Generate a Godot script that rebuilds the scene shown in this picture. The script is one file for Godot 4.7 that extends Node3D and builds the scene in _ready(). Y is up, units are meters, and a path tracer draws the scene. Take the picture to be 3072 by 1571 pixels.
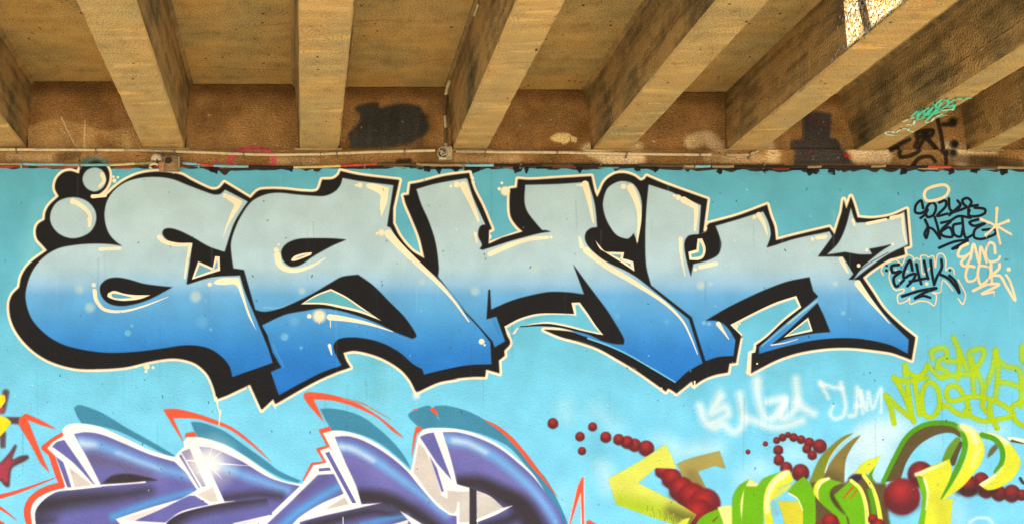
extends Node3D
# An abutment wall covered in spray paint under a concrete beam bridge.

const S := 0.0022            # metres of wall per drawing unit
const EYE := 1.6
const DIST := 6.0
const FRAMES := {"G": [0.0, 0.0, 1.0], "F1": [0.0, 480.0, 1.7325], "F2": [680.0, 480.0, 1.7325], "F3": [1360.0, 480.0, 1.7325], "F4": [2040.0, 480.0, 1.7325],
	"B1": [0.0, 1151.0, 3.13625], "B2": [800.0, 1151.0, 3.13625], "B3": [1560.0, 1151.0, 3.13625], "B4": [2272.0, 1151.0, 3.13625],
	"T1": [2640.0, 540.0, 3.2917], "L1": [2600.0, 1000.0, 4.1165], "W1": [2040.0, 1100.0, 3.68],
	"C1": [0.0, 0.0, 2.4385], "C2": [1024.0, 0.0, 2.4385], "C3": [2048.0, 0.0, 2.4385]}

var rng := RandomNumberGenerator.new()
var used_names := {}

func wx(px: float) -> float: return (px - 905.0) * S
func wy(py: float) -> float: return EYE + (1505.0 - py) * S

# ------------------------------------------------------------------ paint layer: polygons and strokes laid on a wall-sized sheet of colour
class Canvas:
	var w: int
	var h: int
	var x0: float
	var y0: float
	var k: float
	var buf: PackedByteArray
	var ids: PackedByteArray
	var id := 0
	var frame: Array = [0.0, 0.0, 1.0]
	var frames: Dictionary

	func setup(left: float, top: float, right: float, bottom: float, width: int, fr: Dictionary) -> void:
		frames = fr
		x0 = left; y0 = top; w = width; k = width / (right - left); h = int((bottom - top) * k)
		buf.resize(w * h * 3); ids.resize(w * h)

	func raw(path: String) -> Array:
		var out: Array = []
		for t in path.split(" ", false):
			if frames.has(t):
				frame = frames[t]
				continue
			var corner: bool = t.begins_with("!")
			var p := (t.substr(1) if corner else t).split(",")
			var g := Vector2(frame[0] + float(p[0]) / frame[2], frame[1] + float(p[1]) / frame[2])
			out.append([Vector2((g.x - x0) * k, (g.y - y0) * k), corner])
		return out

	func smooth(path: String, closed: bool) -> PackedVector2Array:
		var r := raw(path)
		var n := r.size()
		var out := PackedVector2Array()
		if n < 3:
			for q in r: out.append(q[0])
			return out
		var last := n if closed else n - 1
		for i in last:
			var a: Array = r[i]
			var b: Array = r[(i + 1) % n]
			var p1: Vector2 = a[0]
			var p2: Vector2 = b[0]
			var len := p1.distance_to(p2)
			if len < 0.01: continue
			out.append(p1)
			var m1 := p2 - p1
			var m2 := p2 - p1
			var has_prev := closed or i > 0
			var has_next := closed or i < n - 2
			if not a[1] and has_prev:
				var p0: Vector2 = r[(i - 1 + n) % n][0]
				m1 = (p2 - p0) * (len / maxf(0.01, p0.distance_to(p1) + len))
			if not b[1] and has_next:
				var p3: Vector2 = r[(i + 2) % n][0]
				m2 = (p3 - p1) * (len / maxf(0.01, p3.distance_to(p2) + len))
			if a[1] and b[1]: continue
			var steps := clampi(int(len / 3.0), 2, 14)
			for s in range(1, steps):
				var t := float(s) / steps
				var t2 := t * t
				var t3 := t2 * t
				out.append(p1 * (2 * t3 - 3 * t2 + 1) + m1 * (t3 - 2 * t2 + t) + p2 * (3 * t2 - 2 * t3) + m2 * (t3 - t2))
		if not closed: out.append(r[n - 1][0])
		return out

	func blank(lo: Vector2, hi: Vector2, pad: float) -> Dictionary:
		var ax := clampi(int(floor(lo.x - pad)), 0, w)
		var ay := clampi(int(floor(lo.y - pad)), 0, h)
		var bx := clampi(int(ceil(hi.x + pad)) + 1, 0, w)
		var by := clampi(int(ceil(hi.y + pad)) + 1, 0, h)
		var d := PackedFloat32Array()
		d.resize(maxi(0, bx - ax) * maxi(0, by - ay))
		return {"x": ax, "y": ay, "w": maxi(0, bx - ax), "h": maxi(0, by - ay), "d": d}

	func bounds(p: PackedVector2Array) -> Array:
		var lo := Vector2(1e9, 1e9)
		var hi := -lo
		for q in p:
			lo = lo.min(q); hi = hi.max(q)
		return [lo, hi]

	func grain(soft: float) -> float: return soft if soft <= 1.0 else 1.0 + (soft - 1.0) * k / 0.6

	func area(p: PackedVector2Array, soft_in := 0.0) -> Dictionary:
		var soft := grain(soft_in)
		var bb := bounds(p)
		var m := blank(bb[0], bb[1], soft * 2.0 + 1.0)
		if m.w == 0 or m.h == 0: return m
		var rows := []
		rows.resize(m.h * 3)
		for i in rows.size(): rows[i] = []
		var n := p.size()
		for i in n:
			var a := p[i]
			var b := p[(i + 1) % n]
			if a.y == b.y: continue
			if a.y > b.y:
				var t := a
				a = b
				b = t
			var r0 := maxi(0, int(ceil((a.y - m.y) * 3.0 - 0.5)))
			var r1 := mini(m.h * 3 - 1, int(ceil((b.y - m.y) * 3.0 - 0.5)) - 1)
			var dx := (b.x - a.x) / (b.y - a.y)
			for r in range(r0, r1 + 1):
				rows[r].append(a.x + (m.y + (r + 0.5) / 3.0 - a.y) * dx - m.x)
		var d: PackedFloat32Array = m.d
		var mw: int = m.w
		for r in rows.size():
			var xs: Array = rows[r]
			if xs.size() < 2: continue
			xs.sort()
			var base := (r / 3) * mw
			for j in range(0, xs.size() - 1, 2):
				var xa := clampf(xs[j], 0.0, mw)
				var xb := clampf(xs[j + 1], 0.0, mw)
				if xb <= xa: continue
				var ia := int(xa)
				var ib := mini(int(xb), mw - 1)
				if ia >= mw: continue
				if ia == ib:
					d[base + ia] += (xb - xa) / 3.0
				else:
					d[base + ia] += (ia + 1 - xa) / 3.0
					d[base + ib] += (xb - ib) / 3.0
					for x in range(ia + 1, ib): d[base + x] += 0.33334
		m.d = d
		if soft > 0.4: blur(m, soft)
		return m

	func blur(m: Dictionary, radius: float) -> void:
		var r := maxi(1, int(round(radius * 0.6)))
		var d: PackedFloat32Array = m.d
		var mw: int = m.w
		var mh: int = m.h
		var e := PackedFloat32Array()
		e.resize(d.size())
		var inv := 1.0 / (2 * r + 1)
		for pass_no in 2:
			for y in mh:
				var o := y * mw
				var acc := 0.0
				for x in range(0, mini(r, mw)): acc += d[o + x]
				for x in mw:
					if x + r < mw: acc += d[o + x + r]
					if x - r - 1 >= 0: acc -= d[o + x - r - 1]
					e[o + x] = acc * inv
			for x in mw:
				var acc := 0.0
				for y in range(0, mini(r, mh)): acc += e[y * mw + x]
				for y in mh:
					if y + r < mh: acc += e[(y + r) * mw + x]
					if y - r - 1 >= 0: acc -= e[(y - r - 1) * mw + x]
					d[y * mw + x] = acc * inv
		m.d = d

	# stroke with widths (drawing units in the current frame) from wa to wb
	func line(path: String, wa: float, wb := -1.0, soft_in := 1.0, closed := false) -> Dictionary:
		var soft := grain(soft_in)
		var p := smooth(path, closed)
		if closed: p.append(p[0])
		var ra: float = wa * 0.5 * k / frame[2]
		var rb: float = (wb if wb >= 0 else wa) * 0.5 * k / frame[2]
		if p.size() == 1: p.append(p[0] + Vector2(0.01, 0))
		var bb := bounds(p)
		var m := blank(bb[0], bb[1], maxf(ra, rb) + soft + 1.0)
		var d: PackedFloat32Array = m.d
		var total := 0.0
		for i in p.size() - 1: total += p[i].distance_to(p[i + 1])
		var run := 0.0
		for i in p.size() - 1:
			var a := p[i]
			var b := p[i + 1]
			var seg := a.distance_to(b)
			var q0 := lerpf(ra, rb, run / maxf(total, 0.001))
			run += seg
			var q1 := lerpf(ra, rb, run / maxf(total, 0.001))
			var pad := maxf(q0, q1) + soft + 1.0
			var xa := clampi(int(minf(a.x, b.x) - pad) - m.x, 0, m.w)
			var xb := clampi(int(maxf(a.x, b.x) + pad) + 1 - m.x, 0, m.w)
			var ya := clampi(int(minf(a.y, b.y) - pad) - m.y, 0, m.h)
			var yb := clampi(int(maxf(a.y, b.y) + pad) + 1 - m.y, 0, m.h)
			var ab := b - a
			var inv := 1.0 / maxf(ab.length_squared(), 0.0001)
			for y in range(ya, yb):
				var o: int = y * m.w
				for x in range(xa, xb):
					var v := Vector2(x + m.x + 0.5, y + m.y + 0.5) - a
					var t := clampf(v.dot(ab) * inv, 0.0, 1.0)
					var c := clampf((lerpf(q0, q1, t) - (v - ab * t).length()) / soft + 0.5, 0.0, 1.0)
					if soft > 2.5: c = c * c * (3.0 - 2.0 * c)
					if c > d[o + x]: d[o + x] = c
		m.d = d
		return m

	# lay colour (a Color, or an Array holding one Color per row) through a mask; clip is a second mask that bounds it
	func lay(m: Dictionary, colour: Variant, alpha := 1.0, clip: Dictionary = {}, mark := true) -> void:
		var d: PackedFloat32Array = m.d
		var mw: int = m.w
		var rows: bool = colour is Array
		var cr := 0.0
		var cg := 0.0
		var cb := 0.0
		if not rows:
			cr = colour.r * 255.0; cg = colour.g * 255.0; cb = colour.b * 255.0
		var clipped := not clip.is_empty()
		var cd: PackedFloat32Array = clip.d if clipped else PackedFloat32Array()
		for y in m.h:
			var gy: int = y + m.y
			if rows:
				var c: Color = colour[gy]
				cr = c.r * 255.0; cg = c.g * 255.0; cb = c.b * 255.0
			var o: int = y * mw
			var g: int = gy * w + m.x
			for x in mw:
				var a := d[o + x] * alpha
				if a <= 0.004: continue
				if clipped:
					var qx: int = x + m.x - clip.x
					var qy: int = gy - clip.y
					if qx < 0 or qy < 0 or qx >= clip.w or qy >= clip.h: continue
					a *= minf(cd[qy * clip.w + qx], 1.0)
				if a > 1.0: a = 1.0
				var i := (g + x) * 3
				buf[i] = int(buf[i] + (cr - buf[i]) * a + 0.5)
				buf[i + 1] = int(buf[i + 1] + (cg - buf[i + 1]) * a + 0.5)
				buf[i + 2] = int(buf[i + 2] + (cb - buf[i + 2]) * a + 0.5)
				if mark and a > 0.5: ids[g + x] = id

	func poly(path: String, colour: Variant, soft := 0.0, alpha := 1.0, clip: Dictionary = {}) -> Dictionary:
		var m := area(smooth(path, true), soft)
		lay(m, colour, alpha, clip)
		return m

	func stroke(path: String, colour: Variant, wa: float, wb := -1.0, soft := 1.0, alpha := 1.0, clip: Dictionary = {}) -> void:
		lay(line(path, wa, wb, soft), colour, alpha, clip)

	func ring(path: String, colour: Variant, wa: float, soft := 1.0, alpha := 1.0) -> void:
		lay(line(path, wa, wa, soft, true), colour, alpha)

	func dots(path: String, colour: Variant, r: float, soft_in := 1.0, alpha := 1.0) -> void:
		var soft := grain(soft_in)
		var saved := id
		for q in raw(path):
			var c: Vector2 = q[0]
			var rad: float = r * k / frame[2]
			var m := blank(c, c, rad + soft + 1)
			var d: PackedFloat32Array = m.d
			for y in m.h:
				for x in m.w:
					d[y * m.w + x] = clampf((rad - Vector2(x + m.x + 0.5, y + m.y + 0.5).distance_to(c)) / soft + 0.5, 0, 1)
			m.d = d
			lay(m, colour, alpha)
		id = saved

	# albedo = what the sheet shows, times level, with mottling; values stay sRGB bytes
	func finish(level: float, mottle: Array, strength: float) -> Image:
		var lut := PackedByteArray()
		lut.resize(1024)
		for i in 1024:
			lut[i] = int(Color(clampf(Color(i / 1023.0, 0, 0).srgb_to_linear().r * level, 0, 1), 0, 0).linear_to_srgb().r * 255.0 + 0.5)
		var n1: PackedByteArray = mottle[0]
		var n2: PackedByteArray = mottle[1]
		for p in w * h:
			var f := (1.0 + (n1[p] - 128.0) * strength + (n2[p] - 128.0) * strength * 1.1) * 4.0118
			var i := p * 3
			buf[i] = lut[clampi(int(buf[i] * f), 0, 1023)]
			buf[i + 1] = lut[clampi(int(buf[i + 1] * f), 0, 1023)]
			buf[i + 2] = lut[clampi(int(buf[i + 2] * f), 0, 1023)]
		return Image.create_from_data(w, h, false, Image.FORMAT_RGB8, buf)

# ------------------------------------------------------------------ scene helpers
func numbered(called: String) -> String:
	if not used_names.has(called):
		used_names[called] = 0
		return called
	used_names[called] += 1
	return "%s_%03d" % [called, used_names[called]]

func thing(called: String, label: String, category: String, at := Vector3.ZERO, group := "") -> Node3D:
	var o := Node3D.new()
	o.name = numbered(called)
	add_child(o, true)
	o.position = at
	o.set_meta("label", label)
	o.set_meta("category", category)
	if group: o.set_meta("group", group)
	return o

func obj(called: String, mesh: Mesh, m: Material, parent: Node, label := "") -> MeshInstance3D:
	var o := MeshInstance3D.new()
	o.name = called
	o.mesh = mesh
	if m: o.material_override = m
	if label: o.set_meta("label", label)
	parent.add_child(o, true)
	var n := 0
	var want := called
	for c in parent.get_children():
		if c != o and (c.name == called or String(c.name).begins_with(called + "_") and String(c.name).substr(called.length() + 1).is_valid_int()): n += 1
	if n > 0: want = "%s_%03d" % [called, n]
	o.name = want
	return o

func quad(st: SurfaceTool, a: Vector3, b: Vector3, c: Vector3, d: Vector3) -> void:
	for v in [a, b, c, a, c, d]: st.add_vertex(v)

func begin() -> SurfaceTool:
	var st := SurfaceTool.new()
	st.begin(Mesh.PRIMITIVE_TRIANGLES)
	st.set_smooth_group(-1)
	return st

func done(st: SurfaceTool) -> ArrayMesh:
	st.generate_normals()
	return st.commit()

# box with chamfered edges
func box(st: SurfaceTool, lo: Vector3, hi: Vector3, ch := 0.0) -> void:
	if ch <= 0.0:
		var p := []
		for i in 8: p.append(Vector3(hi.x if i & 1 else lo.x, hi.y if i & 2 else lo.y, hi.z if i & 4 else lo.z))
		for f in [[0, 2, 3, 1], [4, 5, 7, 6], [0, 1, 5, 4], [2, 6, 7, 3], [0, 4, 6, 2], [1, 3, 7, 5]]:
			quad(st, p[f[0]], p[f[1]], p[f[2]], p[f[3]])
		return
	var e := Vector3(ch, ch, ch)
	var il := lo + e
	var ih := hi - e
	for ax in 3:
		var u := (ax + 1) % 3
		var v := (ax + 2) % 3
		for s in 2:
			var q := []
			for c in [[0, 0], [1, 0], [1, 1], [0, 1]]:
				var r := Vector3.ZERO
				r[ax] = hi[ax] if s else lo[ax]
				r[u] = ih[u] if c[0] else il[u]
				r[v] = ih[v] if c[1] else il[v]
				q.append(r)
			if s: q.reverse()
			quad(st, q[0], q[1], q[2], q[3])
	for ax in 3:
		var u := (ax + 1) % 3
		var v := (ax + 2) % 3
		for su in 2:
			for sv in 2:
				var q := []
				for c in [[0, 0], [1, 0], [1, 1], [0, 1]]:
					var r := Vector3.ZERO
					r[ax] = ih[ax] if c[0] else il[ax]
					r[u] = (hi[u] if su else lo[u]) if c[1] == 0 else (ih[u] if su else il[u])
					r[v] = (ih[v] if sv else il[v]) if c[1] == 0 else (hi[v] if sv else lo[v])
					q.append(r)
				if su == sv: q.reverse()
				quad(st, q[0], q[1], q[2], q[3])

func tube(st: SurfaceTool, pts: Array, r: float, sides := 10, caps := true) -> void:
	var rings := []
	for i in pts.size():
		var d: Vector3 = (pts[mini(i + 1, pts.size() - 1)] - pts[maxi(i - 1, 0)]).normalized()
		var up := Vector3.UP if absf(d.y) < 0.9 else Vector3.RIGHT
		var a := d.cross(up).normalized()
		var b := a.cross(d)
		var ring := []
		for s in sides:
			var t := TAU * s / sides
			ring.append(pts[i] + (a * cos(t) + b * sin(t)) * r)
		rings.append(ring)
	st.set_smooth_group(1)
	for i in pts.size() - 1:
		for s in sides:
			var n := (s + 1) % sides
			quad(st, rings[i][s], rings[i][n], rings[i + 1][n], rings[i + 1][s])
	st.set_smooth_group(-1)
	if caps:
		for e in [0, pts.size() - 1]:
			for s in sides:
				for v in ([pts[e], rings[e][(s + 1) % sides], rings[e][s]] if e == 0 else [pts[e], rings[e][s], rings[e][(s + 1) % sides]]): st.add_vertex(v)

func tube_mesh(pts: Array, r: float, sides := 10) -> ArrayMesh:
	var st := begin()
	tube(st, pts, r, sides)
	return done(st)

# a profile carried along z in short steps, with the marked corner points worn unevenly
func loft(profile: Array, wear: Array, z0: float, z1: float, steps: int, wobble: FastNoiseLite, seed_at: float, under: Array) -> ArrayMesh:
	var st := begin()
	var st2 := begin()
	var n := profile.size()
	var rings := []
	var mid := Vector2.ZERO
	for p in profile: mid += p / n
	for i in steps + 1:
		var z := lerpf(z0, z1, float(i) / steps)
		var ring := []
		for j in n:
			var p: Vector2 = profile[j]
			var a: float = wear[j]
			if a > 0.0:
				var f: float = wobble.get_noise_2d(z * 90.0, seed_at * 37.0 + j * 11.0)
				var g: float = maxf(0.0, wobble.get_noise_2d(z * 260.0, seed_at * 71.0 + j * 19.0) - 0.32)
				p += (mid - p).normalized() * (a * 0.7 * f + a * 16.0 * g)
			ring.append(Vector3(p.x, p.y, z))
		rings.append(ring)
	for i in steps:
		for j in n:
			var m := (j + 1) % n
			quad(st2 if under.has(j) else st, rings[i][j], rings[i][m], rings[i + 1][m], rings[i + 1][j])
	for e in [0, steps]:
		for j in range(1, n - 1):
			for v in ([rings[e][0], rings[e][j + 1], rings[e][j]] if e == 0 else [rings[e][0], rings[e][j], rings[e][j + 1]]): st.add_vertex(v)
	st.generate_normals()
	st2.generate_normals()
	var mesh := st.commit()
	return st2.commit(mesh)

# ------------------------------------------------------------------ materials
func noise(freq: float, seed_no: int, octaves := 4, kind := FastNoiseLite.TYPE_SIMPLEX_SMOOTH) -> FastNoiseLite:
	var n := FastNoiseLite.new()
	n.seed = seed_no
	n.frequency = freq
	n.noise_type = kind
	n.fractal_octaves = octaves
	return n

func normal_from(im: Image, amount: float) -> ImageTexture:
	var c := im.duplicate()
	c.convert(Image.FORMAT_RGBA8)
	c.bump_map_to_normal_map(amount)
	return ImageTexture.create_from_image(c)

func flat(colour: Color, rough := 0.85) -> StandardMaterial3D:
	var m := StandardMaterial3D.new()
	m.albedo_color = colour
	m.roughness = rough
	return m

func lin(r: float, g: float, b: float) -> Color: return Color(r, g, b).linear_to_srgb()

var concrete_tex := {}
var concrete_normal: ImageTexture
var stucco_normal: ImageTexture

# kinds: plain, soffit (fine cross streaks), side (board lines, dark water stains, and shade kept in a lower tone), slab (pits and hairline cracks)
func make_concrete() -> void:
	var n := 1024
	var bump := noise(0.16, 21, 4).get_seamless_image(n, n)
	concrete_normal = normal_from(bump, 4.0)
	var rough := noise(0.2, 22, 3).get_seamless_image(n, n)
	stucco_normal = normal_from(rough, 8.0)
	var no := 0
	for kind in ["plain", "soffit", "side", "slab"]:
		no += 1
		var a := noise(0.005, 100 * no + 1, 5).get_seamless_image(n, n).get_data()
		var b := noise(0.022, 100 * no + 2, 4).get_seamless_image(n, n).get_data()
		var c := noise(0.3, 100 * no + 3, 3).get_seamless_image(n, n).get_data()
		var long := noise(0.035, 100 * no + 4, 4).get_seamless_image(96, n)
		long.resize(n, n, Image.INTERPOLATE_CUBIC)
		var s := long.get_data()
		var buf := PackedByteArray()
		buf.resize(n * n * 3)
		var ka := 0.0011
		var kb := 0.0007
		var ks := 0.0005
		var kc := 0.0011
		var base := 0.88
		if kind == "soffit":
			ks = 0.0004; ka = 0.0006; kb = 0.0004; kc = 0.0017; base = 0.9
		elif kind == "side":
			ks = 0.0016; ka = 0.0016; kb = 0.0010; base = 0.84
		elif kind == "slab":
			ka = 0.0008; kb = 0.0005; kc = 0.0017
		for p in n * n:
			var v := base + (a[p] - 128) * ka + (b[p] - 128) * kb + (c[p] - 128) * kc + (s[p] - 128) * ks
			var warm := (a[p] - 128) * 0.0004
			if c[p] < 58: v -= 0.16
			if kind == "side":
				if a[p] < 112: v -= (112 - a[p]) * 0.0022 * clampf((b[p] - 60) * 0.012, 0.0, 1.4)
				if a[p] > 158 and b[p] > 140: v += (a[p] - 158) * 0.003
			elif kind == "slab":
				if b[p] < 76: v -= (76 - b[p]) * 0.0008
			elif kind == "soffit":
				if s[p] > 160 and a[p] > 120: v += (s[p] - 160) * 0.0022
				if b[p] < 70: v -= (70 - b[p]) * 0.0015
			v = clampf(v, 0.15, 1.0)
			var i := p * 3
			buf[i] = clampi(int(255 * v), 0, 255)
			buf[i + 1] = clampi(int(255 * (v - warm)), 0, 255)
			buf[i + 2] = clampi(int(255 * (v - warm * 2.2)), 0, 255)
		var r2 := RandomNumberGenerator.new()
		r2.seed = 5 + no
		var im := Image.create_from_data(n, n, false, Image.FORMAT_RGB8, buf)
		for q in (1300 if kind == "slab" else 700):
			var x := r2.randi_range(2, n - 6)
			var y := r2.randi_range(2, n - 6)
			var dark := r2.randf() < 0.8
			var v := r2.randf_range(0.2, 0.5) if dark else r2.randf_range(0.95, 1.0)
			var sz := 1 if r2.randf() < 0.7 else r2.randi_range(2, 4)
			im.fill_rect(Rect2i(x, y, sz, maxi(1, sz - r2.randi_range(0, 1))), Color(v, v * 0.97, v * 0.9))
		if kind == "side":      # joints of the casting boards
			for y in [150, 151, 407, 408, 640, 641, 900]:
				var yy: int = y
				for x in n:
					var c0 := im.get_pixel(x, yy)
					im.set_pixel(x, yy, c0 * (0.55 if b[yy * n + x] > 118 else 0.85))
		var cracks := 9 if kind == "slab" else 4
		for q in cracks:
			var x := float(r2.randi_range(10, n - 300))
			var y := float(r2.randi_range(30, n - 30))
			var slope := r2.randf_range(-0.25, 0.25)
			for t in r2.randi_range(120, 280):
				x += 1.0
				y += slope + r2.randf_range(-0.8, 0.8)
				if y < 2 or y > n - 3: break
				var c0 := im.get_pixel(int(x), int(y))
				im.set_pixel(int(x), int(y), c0 * 0.62)
		concrete_tex[kind] = ImageTexture.create_from_image(im)

func concrete(colour: Color, scale := 0.3, rough_cast := false, off := Vector3.ZERO, kind := "plain") -> StandardMaterial3D:
	var m := flat(colour, 0.95)
	m.metallic_specular = 0.3
	m.albedo_texture = concrete_tex[kind]
	m.uv1_triplanar = true
	m.uv1_world_triplanar = true
	m.uv1_triplanar_sharpness = 8.0
	m.uv1_scale = Vector3.ONE * scale
	m.uv1_offset = off
	m.normal_enabled = true
	m.normal_texture = stucco_normal if rough_cast else concrete_normal
	m.normal_scale = 0.7 if rough_cast else 0.35
	return m

# rectangles covering every texel that carries an id, as one mesh in the plane z
func sheets(cv: Canvas, z: float, mats: Array) -> Dictionary:
	var runs := {}
	for y in cv.h:
		var o := y * cv.w
		var x := 0
		while x < cv.w:
			var v := cv.ids[o + x]
			if v == 0:
				x += 1
				continue
			var e := x + 1
			while e < cv.w and cv.ids[o + e] == v: e += 1
			if not runs.has(v): runs[v] = []
			runs[v].append(Vector3i(x, e, y))
			x = e
	var out := {}
	for v in runs:
		# join runs that repeat exactly on the next row
		var open := {}
		var rects := []
		for r in runs[v]:
			var key: int = r.x * 4096 + r.y
			if open.has(key) and open[key][1] == r.z:
				open[key][1] = r.z + 1
			else:
				if open.has(key): rects.append([r.x, r.y, open[key][0], open[key][1]])
				open[key] = [r.z, r.z + 1]
		for key in open: rects.append([key / 4096, key % 4096, open[key][0], open[key][1]])
		out[v] = rect_mesh(cv, rects, z + 0.0015, mats)
	return out

# a rectangle list as a mesh; columns left and right of the seam go to a surface each
func rect_mesh(cv: Canvas, rects: Array, z: float, mats: Array) -> ArrayMesh:
	var m := ArrayMesh.new()
	var halves := mats.size()
	for half in halves:
		var c_lo := cv.w * half / halves
		var c_hi := cv.w * (half + 1) / halves
		var vs := PackedVector3Array()
		var uv := PackedVector2Array()
		var ix := PackedInt32Array()
		var ns := PackedVector3Array()
		var tg := PackedFloat32Array()
		for r in rects:
			var ra := maxf(r[0], c_lo)
			var rb := minf(r[1], c_hi)
			if rb <= ra: continue
			var b := vs.size()
			for c in [[ra, r[2]], [rb, r[2]], [rb, r[3]], [ra, r[3]]]:
				vs.append(Vector3(wx(cv.x0 + c[0] / cv.k), wy(cv.y0 + c[1] / cv.k), z))
				uv.append(Vector2(float(c[0] - c_lo) / (c_hi - c_lo), float(c[1]) / cv.h))
				ns.append(Vector3(0, 0, 1))
				tg.append_array([1.0, 0.0, 0.0, 1.0])
			ix.append_array([b, b + 1, b + 2, b, b + 2, b + 3])
		if vs.is_empty(): continue
		var arr := []
		arr.resize(Mesh.ARRAY_MAX)
		arr[Mesh.ARRAY_VERTEX] = vs
		arr[Mesh.ARRAY_NORMAL] = ns
		arr[Mesh.ARRAY_TANGENT] = tg
		arr[Mesh.ARRAY_TEX_UV] = uv
		arr[Mesh.ARRAY_INDEX] = ix
		m.add_surface_from_arrays(Mesh.PRIMITIVE_TRIANGLES, arr)
		m.surface_set_material(m.get_surface_count() - 1, mats[half])
	return m

# ------------------------------------------------------------------ the painted wall
var parts := {}       # id -> [name, label, parent id]

func part_id(cv: Canvas, called: String, label := "", parent := 0) -> int:
	var n := parts.size() + 1
	parts[n] = [called, label, parent]
	cv.id = n
	return n

func c8(r: int, g: int, b: int) -> Color: return Color8(r, g, b)

func ramp(cv: Canvas, stops: Array) -> Array:
	var out := []
	for y in cv.h:
		var py: float = cv.y0 + y / cv.k
		var c: Color = stops[0][1]
		for i in stops.size() - 1:
			if py >= stops[i][0]:
				var t := clampf((py - stops[i][0]) / (stops[i + 1][0] - stops[i][0]), 0, 1)
				c = stops[i][1].lerp(stops[i + 1][1], t)
		out.append(c)
	return out

var wall_canvas: Canvas
var cream := Color8(255, 236, 205)
var black := Color8(29, 29, 31)
var fade: Array
var sky_rows: Array

func paint_wall() -> Image:
	var cv := Canvas.new()
	wall_canvas = cv
	cv.setup(-180, 488, 3252, 1700, 3072, FRAMES)
	var bg := c8(112, 198, 220)
	sky_rows = ramp(cv, [[500, c8(92, 174, 202)], [900, c8(100, 188, 220)], [1250, c8(122, 212, 246)], [1700, c8(134, 222, 252)]])  # blue brightens downward, part of the light falloff put into the paint
	fade = ramp(cv, [[520, c8(172, 203, 214)], [700, c8(178, 208, 222)], [800, c8(174, 208, 226)], [850, c8(148, 196, 232)], [885, c8(104, 174, 230)],
		[930, c8(90, 166, 226)], [990, c8(68, 150, 220)], [1060, c8(46, 128, 210)], [1180, c8(36, 116, 204)]])
	for y in cv.h:
		var c: Color = sky_rows[y]
		for x in cv.w:
			var i := (y * cv.w + x) * 3
			cv.buf[i] = c.r8
			cv.buf[i + 1] = c.g8
			cv.buf[i + 2] = c.b8
	# broad roller passes, barely different
	var r2 := RandomNumberGenerator.new()
	r2.seed = 77
	var saved := 0
	for i in 60:
		var x := r2.randf_range(-180, 3252)
		var y := r2.randf_range(520, 1650)
		var d := r2.randf_range(-1, 1)
		cv.id = 0
		cv.frame = [0.0, 0.0, 1.0]
		cv.lay(cv.line("%f,%f %f,%f" % [x, y, x + r2.randf_range(-20, 20), y + r2.randf_range(60, 220)], r2.randf_range(40, 120), -1, 26), c8(150, 220, 235) if d > 0 else c8(84, 172, 194), absf(d) * 0.2)
	paint_top_edge(cv)
	paint_mist(cv)
	paint_left_star(cv)
	paint_purple(cv)
	paint_green(cv)
	paint_blue(cv)
	paint_tags(cv)
	# the foot of the wall was rolled over in grey
	part_id(cv, "grey_rolled_base", "plain grey paint rolled along the foot of the wall")
	cv.frame = [0.0, 0.0, 1.0]
	for i in 150:
		var x := -190.0 + i * 24.0
		cv.stroke("%f,%f %f,1720" % [x, 1618.0 + r2.randf_range(-3, 3), x], c8(118, 120, 120), 74, -1, 3.0, 1.0)
	paint_scuffs(cv)
	var m1 := noise(0.008, 31, 4).get_image(cv.w, cv.h).get_data()
	var m2 := noise(0.22, 32, 3).get_image(cv.w, cv.h).get_data()
	return cv.finish(0.84, [m1, m2], 0.00034)

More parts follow.
